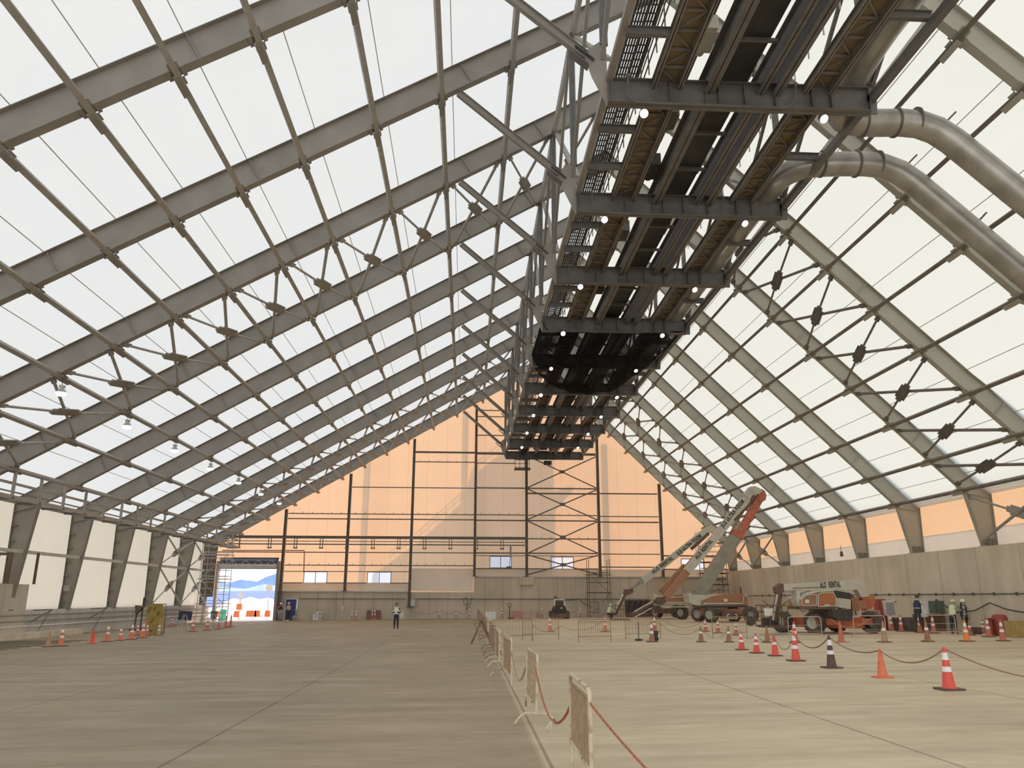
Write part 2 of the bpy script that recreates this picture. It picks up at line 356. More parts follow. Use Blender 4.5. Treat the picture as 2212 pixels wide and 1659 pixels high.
# windows: frames and glass
GLASS = bpy.data.materials.new('window_glass'); GLASS.use_nodes = True; nt = GLASS.node_tree; nt.nodes.clear()
o = nt.nodes.new('ShaderNodeOutputMaterial'); mx = nt.nodes.new('ShaderNodeMixShader'); mx.inputs[0].default_value = .6
t = nt.nodes.new('ShaderNodeBsdfTransparent'); gg = nt.nodes.new('ShaderNodeBsdfTranslucent'); gg.inputs[0].default_value = (.85,.9,1,1)
nt.links.new(t.outputs[0], mx.inputs[1]); nt.links.new(gg.outputs[0], mx.inputs[2]); nt.links.new(mx.outputs[0], o.inputs[0])
for i, (xa, xb, za, zb) in enumerate(WIN):
    fr = MB(); yb = YW-.02
    for (p, q) in (((xa, za), (xb, za)), ((xa, zb), (xb, zb)), ((xa, za), (xa, zb)), ((xb, za), (xb, zb)), (((xa+xb)/2, za), ((xa+xb)/2, zb))):
        fr.bar((p[0], yb, p[1]), (q[0], yb, q[1]), .07, .09)
    w = struct('window_%d' % (i+1), fr, GAL)
    MB().box(((xa+xb)/2, YW+.01, (za+zb)/2), (xb-xa, .01, zb-za)).build('pane', GLASS, w)
# ------------------------------------------------------------------ portal frames
def frame_mbs(y):
    lr, rr, lc, rc = MB(), MB(), MB(), MB(); T = .024; W = .34
    # left rafter: web, flanges, stiffeners
    Lb = [(-25.4, zl(-25.4)), (RX, RZ)]; Lt = [(-26.75, 7.72), (-22, zl(-22)+1.2), (RX, RZ+1.16)]
    lr.prism([Lb[0], Lb[1], Lt[2], Lt[1], Lt[0]], y-T/2, y+T/2)
    lr.bar((Lb[0][0], y, Lb[0][1]), (RX, y, RZ), W, T, up=NL)
    lr.bar((Lt[0][0], y, Lt[0][1]), (Lt[1][0], y, Lt[1][1]), W, T, up=NL); lr.bar((Lt[1][0], y, Lt[1][1]), (RX, y, Lt[2][1]), W, T, up=NL)
    for x in (-21.8, -15.0, -8.1, -.1, 3.5):
        p = V((x, y, zl(x))); lr.bar(p, p+NL*1.0, .24, .03, up=(.86, 0, .5))
    Rb = [(RX, RZ), (27.0, 7.66)]; Rt = [(RX, RZ+1.16), (23.6, zr(23.6)+1.15), (28.42, 8.03)]
    rr.prism([Rb[1], Rb[0], Rt[0], Rt[1], Rt[2]][::-1], y-T/2, y+T/2)
    rr.bar((RX, y, RZ), (27.0, y, 7.66), W, T, up=NR)
    rr.bar((RX, y, Rt[0][1]), (Rt[1][0], y, Rt[1][1]), W, T, up=NR); rr.bar((Rt[1][0], y, Rt[1][1]), (Rt[2][0], y, Rt[2][1]), W, T, up=NR)
    for x in (13.0, 18.5, 24.4):
        p = V((x, y, zr(x))); rr.bar(p, p+NR*.8, .24, .03, up=(.7, 0, -.7))
    rr.bar((27.0, y, 7.6), (28.4, y, 7.35), .3, .03, up=(0, 0, 1)); lr.bar((-25.4, y, 7.25), (-26.75, y, 6.9), .3, .03)
    # columns
    lc.prism([(-26.15, 1.3), (-25.4, 7.25), (-26.75, 7.72), (-26.68, 1.3)], y-T/2, y+T/2)
    lc.bar((-26.15, y, 1.3), (-25.4, y, 7.25), T, W, up=(0, 1, 0)); lc.bar((-26.68, y, 1.3), (-26.75, y, 7.7), T, W, up=(0, 1, 0))
    lc.box((-26.4, y, 1.32), (.7, .5, .04))
    for z in (1.75, 2.5, 3.4, 4.3, 5.2, 6.1): lc.box((-26.55, y-.12, z), (.3, .2, .02))
    rc.prism([(27.6, 4.78), (27.0, 7.62), (28.42, 8.03), (28.34, 4.78)], y-T/2, y+T/2)
    rc.bar((27.6, y, 4.8), (27.0, y, 7.62), T, W, up=(0, 1, 0)); rc.bar((28.34, y, 4.8), (28.42, y, 8.0), T, W, up=(0, 1, 0)); rc.box((27.97, y, 4.77), (.95, .5, .04))
    for i in range(5): rc.box((27.68+i*.14, y-.1, 4.98), (.02, .2, .36))
    rc.box((27.95, y, 5.2), (.74, .22, .03))
    return lr, rr, lc, rc
fr0 = thing('portal_frame', 'x', 'steel frame', (0, 0, 0), 'grey steel portal frames carrying the roof')
lr, rr, lc, rc = frame_mbs(0)
lr.build('left_rafter', STEEL, fr0); rr.build('right_rafter', STEELR, fr0); lc.build('left_column', STEEL, fr0); rc.build('right_column', STEELR, fr0)
for k in range(-1, 10):
    o = fr0 if k == -1 else copy_tree(fr0)
    o.location = (0, YK(k), 0)
    n = 10-k
    o['label'] = ('grey steel portal frame tight against the tan end wall' if k == 9 else
                  'nearest grey steel portal frame, seen only at the upper right behind the duct' if k == -1 else
                  'grey steel portal frame with deep I-section rafters, %s from the end wall' % ORD[n-1])
# ------------------------------------------------------------------ purlins
def purlin(x, f, nrm, label, y0, m, w=.19):
    z = f(x)-.06; o = thing('roof_purlin', label, 'purlin', (x, y0, z), 'long grey purlin tubes under the roof')
    MB().bar((x, y0, z), (x, 84.9, z), w, .16, up=nrm).build('tube', m, o)
    return o
plate = None
def plates(o, x, z, nrm, ks, m):
    global plate
    for k in ks:
        if plate is None or plate[1] != m.name+str(nrm.x > 0):
            b = MB(); t = V((nrm.z, 0, -nrm.x))
            for d in (-.36, .36): b.bar(V((0, d, 0))-t*.16, V((0, d, 0))+t*.16, .3, .05, up=nrm)
            for d in (-1, 1): b.bar(t*.22*d-V((0, .22, 0))+nrm*.03, t*.22*d+V((0, .22, 0))+nrm*.03, .12, .06, up=nrm)
            b.bar(V((0, .75, .02)), V((0, .1, 0))+nrm*.8, .04, .1, up=(1, 0, 0))
            b.bar(V((0, -.05, -.12)), V((0, .95, -.12)), .2, .03, up=nrm)
            p = b.build('splice_plate', m, None); p.parent = o; p.location = V((x, YK(k), z))-ORG[o.name]; plate = (p, m.name+str(nrm.x > 0))
        else:
            p = plate[0].copy(); C.objects.link(p); p.parent = o; p.location = V((x, YK(k), z))-ORG[o.name]
PLN = list(PL.items())
for i, (nme, x) in enumerate(PLN[1:]):
    lab = 'grey purlin tube along the left roof slope, %s up from the eave' % ORD[i]
    o = purlin(x, zl, NL, lab, 8.0, GAL); plates(o, x, zl(x)-.06, NL, range(-1, 10), STEEL)
for i, x in enumerate(PR[::-1]):
    lab = 'brown-grey purlin tube along the right roof slope, %s up from the eave' % ORD[i]
    o = purlin(x, zr, NR, lab, 8.0, STEELB, .16); plates(o, x, zr(x)-.06, NR, range(-1, 10), STEELR)
# small dark bolt heads are part of the frames; cross bracing of the roof bays
def xbrace(p, q, r, s_, label, m, mg, nrm, grp):
    """p-q the unbroken diagonal, r-s the spliced one"""
    p, q, r, s_ = V(p), V(q), V(r), V(s_); c = (p+q)/2
    o = thing('cross_brace', label, 'brace', c, grp)
    MB().tube(p, q, .078, 8).build('diagonal', m, o)
    d = (s_-r).normalized(); c2 = (r+s_)/2-V(nrm)*.1
    b = MB(); b.tube(r, c2-d*.45, .06, 8); b.tube(c2+d*.45, s_, .06, 8); b.build('diagonal', m, o)
    g = MB(); g.bar(c2-d*.62, c2+d*.62, .52, .06, up=nrm); g.bar(c2-d*.85, c2+d*.85, .3, .1, up=nrm)
    g.build('gusset_plate', mg, o)
    for a, bb in ((p, q), (q, p), (r, s_), (s_, r)):
        dd = (bb-a).normalized(); MB().bar(a-dd*.1, a+dd*.32, .24, .06, up=nrm).build('end_plate', mg, o)
    return o
def roof_x(xs, f, nrm, kA, m, mg, side, flip):
    for i, (a, b) in enumerate(zip(xs, xs[1:])):
        y0, y1 = YK(kA)+.12, YK(kA+1)-.12; da = .3*(1 if b > a else -1)
        P = lambda x, y: (x, y, f(x)-.04)
        d1 = (P(a+da, y0), P(b-da, y1)); d2 = (P(b-da, y0), P(a+da, y1))
        if flip: d1, d2 = d2, d1
        bay = {2: 'nearest braced bay', 7: 'second bay from end wall', 8: 'bay at the end wall'}[kA]
        xbrace(*d1, *d2, 'crossed %s brace, %s roof slope, %s, %s from eave' % ('grey' if side == 'left' else 'brown', side, bay, ORD[i]), m, mg, nrm, 'roof cross braces')
roof_x([PL[c] for c in 'xyzabcdefghij'], zl, NL, 2, GAL, STEEL, 'left', True)
roof_x([PL[c] for c in 'xyzabcdefghij'], zl, NL, 7, GAL, STEEL, 'left', True)
roof_x([PL[c] for c in 'xyzabcdefghij'], zl, NL, 8, GAL, STEEL, 'left', True)
for kA in (2, 7, 8): roof_x(PR[::-1][:8], zr, NR, kA, STEELB if kA == 2 else GAL, STEELD, 'right', False)
# side wall bracing
def wallx(X0, X1, z0, z1, k, side, bay, xm=None):
    n = V((1, 0, 0)) if side == 'left' else V((-1, 0, 0)); m = GALW if side == 'left' else GAL
    xbrace((X1, YK(k)+.1, z1), (X0, YK(k+1)-.1, z0), (X0, YK(k)+.1, z0), (X1, YK(k+1)-.1, z1),
           'crossed %s brace on the %s wall, %s' % ('pale' if side == 'left' else 'grey', side, bay), m, GAL, n, 'side wall cross braces')
wallx(-25.85, -25.5, 4.7, 7.1, 7, 'left', 'upper one beside the scaffold')
wallx(-26.15, -25.85, 1.5, 4.5, 7, 'left', 'lower one beside the scaffold')
wallx(-25.85, -25.5, 4.7, 7.1, 8, 'left', 'upper one behind the corner scaffold')
wallx(-26.15, -25.85, 1.5, 4.5, 8, 'left', 'lower one behind the corner scaffold')
wallx(27.5, 27.15, 5.0, 7.4, 2, 'right', 'at the frame edge above the ochre bin')
wallx(27.5, 27.15, 5.0, 7.4, 7, 'right', 'behind the orange boom'); wallx(27.5, 27.15, 5.0, 7.4, 8, 'right', 'in the far corner')
# ------------------------------------------------------------------ end wall columns and girts
ZT = lambda x: top(x)-1.25
for i, (x, zb) in enumerate([(-18.9, -.1), (-12.42, 2.7), (-5.83, 1.1), (.8, 4.2), (6.24, 4.2), (13.95, 4.2), (20.6, 4.2)]):
    b = MB(); b.bar((x-.12, 84.0, zb), (x-.12, 84.0, ZT(x)), .03, .36, up=(0, 1, 0)); b.bar((x+.12, 84.0, zb), (x+.12, 84.0, ZT(x)), .03, .36, up=(0, 1, 0))
    b.bar((x, 84.0, zb), (x, 84.0, ZT(x)), .24, .03, up=(0, 1, 0))
    if zb > 0: b.box((x, 84.2, zb+.02), (.5, .6, .04))
    where = ['beside the roller door', 'between the two low windows', 'reaching down over the concrete beside the grey cabinet', 'at the step of the concrete wall', 'under the gallery end, carried on a concrete corbel', 'behind the scaffold tower', 'behind the leaning booms'][i]
    tag(b.build('wall_column', STEELB), 'brown steel wall column %s' % where, 'column', 'steel columns of the end wall')
def girt(x0, x1, z, w=.12, lugs=False, label='', m=STEELB):
    b = MB(); b.bar((x0, 84.55, z), (x1, 84.55, z), .1, w)
    if lugs:
        x = x0+.5
        while x < x1-.3: b.bar((x, 84.5, z), (x, 84.5, z+.2), .05, .05); x += 1.0
    return tag(b.build('wall_girt', m), label, 'girt', 'horizontal girts of the end wall')
cols = [-26.3, -18.9, -12.42, -5.83, .8, 6.24, 13.95, 20.6, 27.9]
cn = ['roller door bay', 'left window bay', 'second window bay', 'hanging skirt bay', 'blue window bay', 'cross-braced bay', 'bay beyond the scaffold', 'corner bay']
rows_l = [(17.26, .2, 0), (16.2, .1, 1), (13.4, .1, 0), (10.57, .1, 1), (10.04, .12, 0), (6.59, .1, 0), (5.28, .1, 1), (4.65, .08, 0), (3.5, .1, 0)]
rows_r = [(22.0, .1, 1), (21.3, .1, 0), (19.2, .1, 0), (17.2, .26, 0), (13.45, .14, 0), (12.9, .16, 0), (10.58, .1, 1), (10.0, .14, 0), (8.1, .12, 1), (6.6, .14, 0), (6.33, .07, 0), (5.0, .12, 0)]
for b in range(8):
    x0, x1 = cols[b], cols[b+1]; rows = rows_l if b < 4 else rows_r; cnt = 0
    if b < 3: rows = [r for r in rows_l if r[0] < (8, 12, 15)[b]]
    if b == 3: rows = [r for r in rows_l if r[0] > 4.7]
    if b == 7: rows = [(6.4, .14, 0), (5.0, .12, 0)]
    if b == 6: rows = [(12.95, .14, 0), (10.5, .1, 0), (9.9, .14, 0), (8.0, .12, 0), (6.55, .1, 0), (5.2, .12, 0)]
    if b == 4: rows = [r for r in rows_r if r[0] != 12.9]
    if b == 0: rows = [(6.59, .1, 0)]
    for (z, w, lg) in rows:
        a, c = x0+.1, x1-.1
        while a < c and top(a)-1.4 < z: a += .25
        while c > a and top(c)-1.4 < z: c -= .25
        if c-a < 1: continue
        segs = [(a, c)]
        for (xa, xb, za, zb) in WIN:
            if za-.02 < z < zb-.06 and a < xa < c: segs = [(a, xa), (xb, c)]
        for sg in segs:
            cnt += 1; girt(sg[0], sg[1], z, w, lg, 'brown wall girt in the %s, %s from its top' % (cn[b], ORD[cnt-1]))
zz = [17.0, 13.4, 10.0, 6.5, 4.3]
for i in range(4):
    a, c = zz[i]-.1, zz[i+1]+.1; o = thing('cross_brace', 'brown diagonal cross brace on the end wall, %s from the top' % ORD[i], 'brace', (10, 84.2, (a+c)/2), 'end wall cross braces')
    MB().tube((6.4, 84.15, a), (13.8, 84.15, c), .065).build('diagonal', STEELB, o); MB().tube((6.4, 84.3, c), (13.8, 84.3, a), .065).build('diagonal', STEELB, o)
    MB().box((10.1, 84.1, (a+c)/2), (.6, .04, .35)).build('gusset_plate', STEELB, o)
# concrete corbel
struct('wall_end_corbel', MB().box((6.24, 84.3, 3.75), (1.5, .6, .8)), CW_E)
# crane rail along the end wall
o = thing('crane_rail', 'brown crane rail with short hangers crossing the end wall below mid height', 'rail', (-9, 83.3, 8.04))
MB().ibeam((-24.8, 83.3, 7.9), (6.3, 83.3, 7.9), .22, .28).build('top_beam', STEELB, o)
MB().bar((-24.8, 83.3, 7.33), (6.3, 83.3, 7.33), .14, .12).build('lower_beam', STEELB, o)
MB().bar((-24.8, 83.1, 7.62), (6.3, 83.1, 7.62), .08, .08).build('conduit', STEELB, o)
for i in range(12):
    x = PY(583+56.3*i*.99, 1170, 83.3).x
    if x < 6.2: MB().bar((x-.13, 83.3, 7.9), (x-.13, 83.3, 7.0), .07, .12).bar((x+.13, 83.3, 7.9), (x+.13, 83.3, 7.0), .07, .12).box((x, 83.3, 6.95), (.42, .2, .12)).build('hanger', STEELB, o)
# ------------------------------------------------------------------ access walkway below the left eave
o = thing('access_walkway', 'grey steel walkway with open railing running under the left eave', 'walkway', (-24, 50, 7))
X1, X2 = -23.36, -24.5
MB().bar((X1, 22, 8.4), (X1, 84, 8.4), .18, .18).build('top_rail', GAL, o)
MB().bar((X1, 22, 7.0), (X1, 84, 7.0), .14, .2).build('edge_beam', GAL, o); MB().bar((X2, 22, 7.02), (X2, 84, 7.02), .1, .16).build('edge_beam', GAL, o)
MB().bar((X1-.25, 22, 7.75), (X1-.25, 84, 7.75), .12, .12).build('mid_rail', GAL, o); MB().bar((X2+.3, 22, 7.45), (X2+.3, 84, 7.45), .12, .06).build('cable_tray', STEEL, o)
y = 23.5
while y < 84: MB().bar((X1, y, 6.95), (X1, y, 8.4), .12, .14).build('post', GAL, o); MB().bar((X1+.1, y, 6.95), (X2, y, 6.95), .12, .12).build('bracket', STEELD, o); y += 2.62
# girt on the left wall
tag(MB().bar((-25.85, 20, 4.6), (-25.85, 83.6, 4.6), .12, .2).build('wall_girt', GALW), 'pale horizontal girt tube across the left wall columns at mid height', 'girt')
# ------------------------------------------------------------------ conveyor gallery
ZB = 16.42
def crossbeam_mb(y):
    b = MB(); b.ibeam((4.0, y, ZB), (12.13, y, ZB), .34, .84, .03)
    for x in (4.02, 5.9, 7.0, 7.4, 8.2, 9.15, 10.3, 10.9, 12.1): b.box((x, y, ZB+.42), (.02, .3, .8))
    return b
cb0 = None
for k in range(-1, 10):
    lab = 'dark crossbeam under the conveyor gallery, %s counting back from the end wall' % ORD[9-k]
    if cb0 is None:
        cb0 = thing('gallery_crossbeam', lab, 'beam', (0, 0, 0), 'crossbeams under the conveyor gallery')
        crossbeam_mb(0).build('beam', STEELD, cb0)
        MB().prism([(3.55, 17.35), (3.98, 16.4), (4.02, 16.4), (4.02, 18.6), (3.8, 18.6), (3.3, 18.2)], -.02, .02).build('gusset_plate', STEEL, cb0)
        MB().prism([(12.13, 16.4), (12.35, 16.4), (12.5, 18.2), (12.2, 18.3)], -.02, .02).box((12.25, 0, 17.0), (.3, .34, .03)).build('gusset_plate', STEELD, cb0)
        b = MB(); b.path([(4.6, -.3, 17.3), (4.6, -.2, 16.6), (4.8, -.2, 16.38), (9.4, -.2, 16.38), (9.7, -.25, 16.6), (9.75, -.3, 17.2)], .03, 6); b.build('conduit', STEELD, cb0)
        cb0.location.y = YK(k)
    else:
        c = dup(cb0, (0, YK(k), 0), label=lab)
# long members
def long_i(x, z, W, D, label, m, name='gallery_girder'):
    return tag(MB().ibeam((x, 8, z), (x, 84.0, z), W, D, .025).build(name, m), label, 'girder')
long_i(7.12, 16.88, .34, .75, 'wide grey girder under the gallery, directly left of the black belt', STEELD)
long_i(8.72, 16.92, .24, .7, 'grey girder under the gallery, directly right of the black belt', STEELD)
long_i(9.2, 16.88, .3, .75, 'wide grey girder under the gallery, left of the right-hand handrail', STEELD)
long_i(5.42, 16.98, .13, .28, 'brown stringer along the left edge of the tan left deck', STEELB, 'gallery_stringer'); long_i(6.22, 16.98, .13, .28, 'brown stringer along the right edge of the tan left deck', STEELB, 'gallery_stringer')
long_i(10.12, 16.98, .13, .28, 'brown stringer along the left edge of the right deck', STEELB, 'gallery_stringer'); long_i(10.9, 16.98, .13, .28, 'brown stringer along the right edge of the right deck', STEELB, 'gallery_stringer')
tag(MB().bar((4.08, 8, 17.3), (4.08, 84, 17.3), .2, .2).build('gallery_edge_beam', STEEL), 'grey edge beam along the left side of the conveyor gallery', 'beam')
tag(MB().bar((12.2, 8, 16.9), (12.2, 84, 16.9), .22, .22).build('gallery_edge_beam', STEELD), 'dark edge beam along the right side of the conveyor gallery', 'beam')
def deck(x0, x1, lab):
    o = thing('gallery_deck', lab, 'deck', ((x0+x1)/2, 40, 17.3))
    MB().box(((x0+x1)/2, 46, 17.3), (x1-x0, 76, .04)).build('deck_sheet', PANELT, o)
    b = MB(); y = 8.0; i = 0
    while y < 83.4:
        b.bar((x0+.03, y, 17.22), (x1-.03, y, 17.22), .06, .06); b.bar((x0+.03 if i % 2 else x1-.03, y, 17.2), (x1-.03 if i % 2 else x0+.03, y+.78, 17.2), .04, .04); y += .78; i += 1
    b.build('lacing', STEELB, o)
deck(5.42, 6.22, 'tan walkway deck with zigzag lacing on the left side of the gallery'); deck(10.12, 10.9, 'dark tan walkway deck with zigzag lacing on the right side of the gallery')
o = thing('conveyor_belt', 'black conveyor belt seen from below between the gallery girders', 'conveyor', (8, 40, 17.7))
MB().prism([(7.3, 17.55), (8.45, 17.55), (8.45, 17.6), (7.3, 17.6)], 8, 84).build('belt', BELT, o)
y = 9.3
while y < 84: MB().bar((7.25, y, 17.4), (8.6, y, 17.4), .1, .1).build('idler_bar', STEELD, o); y += 2.333
# handrails
def handrail(x, z0, h, lab, m, rails=3, step=1.0):
    o = thing('handrail', lab, 'handrail', (x, 40, z0)); b = MB()
    for i in range(rails): b.bar((x, 8, z0+h*(i+1)/rails), (x, 84, z0+h*(i+1)/rails), .035, .035)
    b.build('rail', m, o); y = 8.2; p0 = MB().bar((x, 40, z0), (x, 40, z0+h), .035, .035).build('post', m, o); b0 = p0.location.y-40
    while y < 84:
        p = p0 if y == 8.2 else p0.copy()
        if y > 8.2: C.objects.link(p)
        p.location.y = b0+y; y += step
handrail(9.75, 17.3, 1.1, 'tan handrail beside the right deck of the gallery', CREAM); handrail(6.4, 17.3, 1.1, 'brown handrail beside the left deck of the gallery', STEELB); handrail(5.25, 17.3, 1.1, 'thin brown handrail at the outer edge of the left deck', STEELB); handrail(11.1, 17.3, 1.1, 'dark handrail along the outer edge of the right deck', STEELD)
# ladder type cable trays
def tray(x, w, z, lab):
    o = thing('cable_tray', lab, 'cable tray', (x, 40, z)); b = MB(); b.bar((x-w/2, 8, z), (x-w/2, 84, z), .03, .1).bar((x+w/2, 8, z), (x+w/2, 84, z), .03, .1); b.build('side_rail', STEELD, o)
    b = MB(); y = 8.1
    while y < 84: b.bar((x-w/2, y, z), (x+w/2, y, z), .04, .03); y += .33
    b.build('rung', STEELD, o, kind='stuff')
    b = MB(); 
    for i in range(4): b.bar((x-w/3+i*w/4.5, 8, z+.06), (x-w/3+i*w/4.5, 84, z+.06), .045, .04)
    b.build('cable', BLACK, o)
tray(4.5, .36, 17.6, 'ladder cable tray at the left side of the gallery, outer'); tray(4.95, .36, 17.9, 'ladder cable tray at the left side of the gallery, inner and higher'); tray(6.75, .3, 18.4, 'ladder cable tray above the gap left of the wide girder')
b0 = None
for k in range(-1, 9):
    for j, t in enumerate((1/3, 2/3)):
        lab = 'short grey outrigger beam at the left side of the gallery, %s from the end wall' % (ORD[(8-k)*2+1-j])
        y = YK(k)+S*t
        if b0 is None: b0 = tag(MB().ibeam((4.1, 0, 17.0), (5.4, 0, 17.0), .16, .26).build('outrigger', STEELD), lab, 'beam', 'left outriggers of the gallery'); b0.location.y = y
        else: c = b0.copy(); C.objects.link(c); c.location.y = y; c['label'] = lab
b0 = None
for k in range(-1, 9):
    lab = 'short grey outrigger beam at the right side of the gallery, %s from the end wall' % ORD[8-k]; y = YK(k)+S*.52
    if b0 is None: b0 = tag(MB().ibeam((10.95, 0, 17.0), (12.2, 0, 17.0), .16, .26).build('outrigger', STEELD), lab, 'beam', 'right outriggers of the gallery'); b0.location.y = y
    else: c = b0.copy(); C.objects.link(c); c.location.y = y; c['label'] = lab
# hangers, diagonals and struts
h0 = None
for k in range(-1, 10):
    y = YK(k); n = ORD[9-k]
    labs = ['round dark hanger post at gallery left edge, %s from the end wall' % n, 'long grey strut from left rafter to gallery, %s from the end wall' % n,
            'short pale strut from gallery to right rafter, %s from the end wall' % n, 'dark hanger post at the gallery right edge, %s from the end wall' % n]
    if h0 is None:
        h0 = []
        h0.append(tag(MB().tube((3.95, 0, 18.5), (3.95, 0, zl(3.95)), .13, 12).build('hanger_post', STEELD), labs[0], 'hanger', 'left hanger posts'))
        s_ = thing('diagonal_strut', labs[1], 'strut', (0, 0, 0), 'long struts from left rafters to the gallery')
        d = (V((3.72, 0, 17.75))-V((-.72, 0, 21.62))).normalized()
        MB().ibeam(V((-.72, 0, 21.5)), V((-.72, 0, 21.5))+d*5.3, .22, .26, .02, up=(.65, 0, .75)).build('beam', STEEL, s_)
        b = MB(); q = V((-.72, 0, 21.5))+d*4.9+V((.08, 0, .1)); b.bar(q, q+d*.75, .34, .03, up=(.65, 0, .75)); b.bar(q-V((.17, 0, .2)), q+d*.75-V((.17, 0, .2)), .34, .03, up=(.65, 0, .75)); b.build('splice_plate', STEELD, s_)
        h0.append(s_)
        h0.append(tag(MB().bar((12.4, 0, 17.3), (14.55, 0, zr(14.55)), .16, .16).build('diagonal_strut', GAL), labs[2], 'strut', 'short struts from gallery to right rafters'))
        h0.append(tag(MB().bar((12.25, 0, 17.4), (12.25, 0, zr(12.25)), .2, .2).build('hanger_post', STEELD), labs[3], 'hanger', 'right hanger posts'))
        for q in h0: q.location.y += y
    else:
        for q, l in zip(h0, labs):
            c = copy_tree(q); c.location.y = y; c['label'] = l
for k in range(-1, 9):
    n = ORD[8-k]; a, b_ = YK(k), YK(k+1)
    o = thing('longitudinal_brace', 'slanting grey tubes above gallery left edge, %s bay from end wall' % n, 'brace', (3.95, a, 20), 'gallery side bracing left')
    MB().bar((3.9, a, zl(3.9)), (3.9, b_, 18.0), .13, .13).build('diagonal', STEEL, o)
    MB().bar((4.1, b_, zl(4.1)), (4.1, a, 18.0), .2, .12).build('diagonal', GAL, o)
    o = thing('longitudinal_brace', 'slanting dark tubes above gallery right edge, %s bay from end wall' % n, 'brace', (12.3, a, 20), 'gallery side bracing right')
    MB().bar((12.3, a, zr(12.3)), (12.3, b_, 17.4), .12, .12).build('diagonal', STEELD, o)
    MB().bar((12.35, b_, zr(12.35)), (12.35, a, 17.4), .12, .12).build('diagonal', STEELD, o)
# gallery floodlights
def flood(p, lab, aim):
    o = thing('floodlight', lab, 'floodlight', p, 'floodlights under the gallery'); p = V(p); d = V(aim).normalized()
    MB().path([p+V((0, .16, .22)), p-d*.05], .02, 6).build('bracket', BLACK, o)
    MB().path([p-d*.14, p+d*.05], .09, 12, .14).build('housing', STEELD, o); MB().tube(p+d*.05, p+d*.07, .12, 14).build('lens', LAMP, o)
for side, pts in (('left', [(0, 1390, 245), (1, 1305, 474), (2, 1253, 619), (3, 1216, 720), (4, 1190, 796), (5, 1168, 853), (6, 1152, 897), (7, 1138, 935), (8, 1127, 966)]),
                  ('right', [(0, 1778, 256), (1, 1608, 482), (2, 1500, 625), (3, 1430, 724), (4, 1373, 800), (5, 1332, 858), (6, 1298, 900), (7, 1270, 937), (8, 1248, 967)])):
    for k, px, py in pts:
        p = PY(px, py, YK(k)-.25)
        flood(p, 'glowing floodlight below the gallery crossbeam, %s side, %s from the end wall' % (side, ORD[9-k]), (.15, -.75, -.6) if side == 'left' else (.2, -.6, -.7))
# drive boxes and motor units in the slot left of the wide girder
for i, (y, z, m) in enumerate([(19.2, 18.0, CREAM), (23.5, 18.2, STEELB), (26.2, 17.8, BLACK), (32.0, 18.0, STEELB), (38.5, 18.0, BLACK)]):
    b = MB(); b.box((6.75, y, z), (.45, .9, .6)); b.box((6.75, y-.5, z-.1), (.3, .2, .35)); b.tube((6.75, y+.45, z), (6.75, y+.8, z), .16, 10)
    tag(b.build('drive_unit', m), '%s drive unit in the gallery slot left of the wide girder, %s nearest' % (['cream', 'brown', 'black', 'brown', 'black'][i], ORD[i]), 'machine', 'drive units on the gallery')
# draped black net
s = MB(); NU, NV = 30, 14
for i in range(NU+1):
    u = i/NU; x = 3.95+(12.0-3.95)*u
    yfar = 48.6+3.6*math.sin(PI*min(1, u*1.25)**1.1)*(1 if u < .8 else (1-u)/.2) if u < .8 else 48.6-(u-.8)*22
    yfar = 48.8+3.2*math.sin(PI*u)**.8-5.0*max(0, u-.72)/.28
    for j in range(NV+1):
        v = j/NV; y = 41.3+(yfar-41.3)*v
        zt = 16.38+(.35 if u < .02 else 0); sag = (.85*math.sin(PI*u)**.7)*(math.sin(PI*min(v*.62, .62)))+.06*math.sin(x*5+y*3)
        lift = .25*v*(1-abs(2*u-1))*0
        s.v.append((x, y, zt-sag+.5*abs(2*u-1)**6*(.5+v*.6)))
for i in range(NU):
    for j in range(NV): a = i*(NV+1)+j; s.f.append((a, a+NV+1, a+NV+2, a+1)); s.sm.append(True)
tag(s.build('safety_net', NET), 'large black net draped under the middle of the conveyor gallery', 'net')
# ducts on the right
def duct(pts, y, r, lab, extra):
    P = [V(p) for p in extra]+[V((x, y, z)) for x, z in pts]
    # round the corners
    Q = [P[0]]
    for a, b, c in zip(P, P[1:], P[2:]):
        la, lc = (b-a).length, (c-b).length; t1 = min(.45, 1.0/la); t2 = min(.45, 1.0/lc); p, q = b+(a-b)*t1, b+(c-b)*t2
        for t in (0, .33, .66, 1): Q.append(p*(1-t)**2+b*2*t*(1-t)+q*t*t)
    Q.append(P[-1]); o = thing('air_duct', lab, 'duct', P[-3])
    MB().path(Q, r, 24).build('pipe', DUCT, o)
    L = 0; 
    for x, z in [(pts[0][0]*(1-t)+pts[1][0]*t, pts[0][1]*(1-t)+pts[1][1]*t) for t in (.12, .55, .82)]:
        MB().tube((x-.03, y, z), (x+.03, y, z), r+.05, 24).build('flange_ring', STEELD, o)
    a, b = V((pts[-2][0], y, pts[-2][1])), V((pts[-1][0], y, pts[-1][1])); d = (b-a).normalized(); t = 1.2
    while t < (b-a).length-.5: MB().tube(a+d*t, a+d*(t+.03), r+.012, 24).build('joint_ring', DUCT, o); t += 2.3
    for q in (a+d*.4, a+d*3.6, a+d*6.8): MB().bar(q+NR*r, q+NR*(r+.55), .06, .06).build('support_bracket', STEELD, o)
    return o
duct([(12.6, 17.3), (15.2, 17.45), (24.3, 8.55)], 22.3, .45, 'upper shiny galvanised duct bending down along the right roof slope', [(11.75, 8.0, 17.9), (11.75, 19.5, 17.9), (11.85, 22.0, 17.4)])
duct([(12.2, 17.2), (15.2, 17.3), (24.8, 7.75)], 24.7, .44, 'lower galvanised duct leaving the gallery and following the right roof slope', [(11.6, 60, 17.6), (11.6, 27.3, 17.5), (11.5, 25.6, 17.3)])
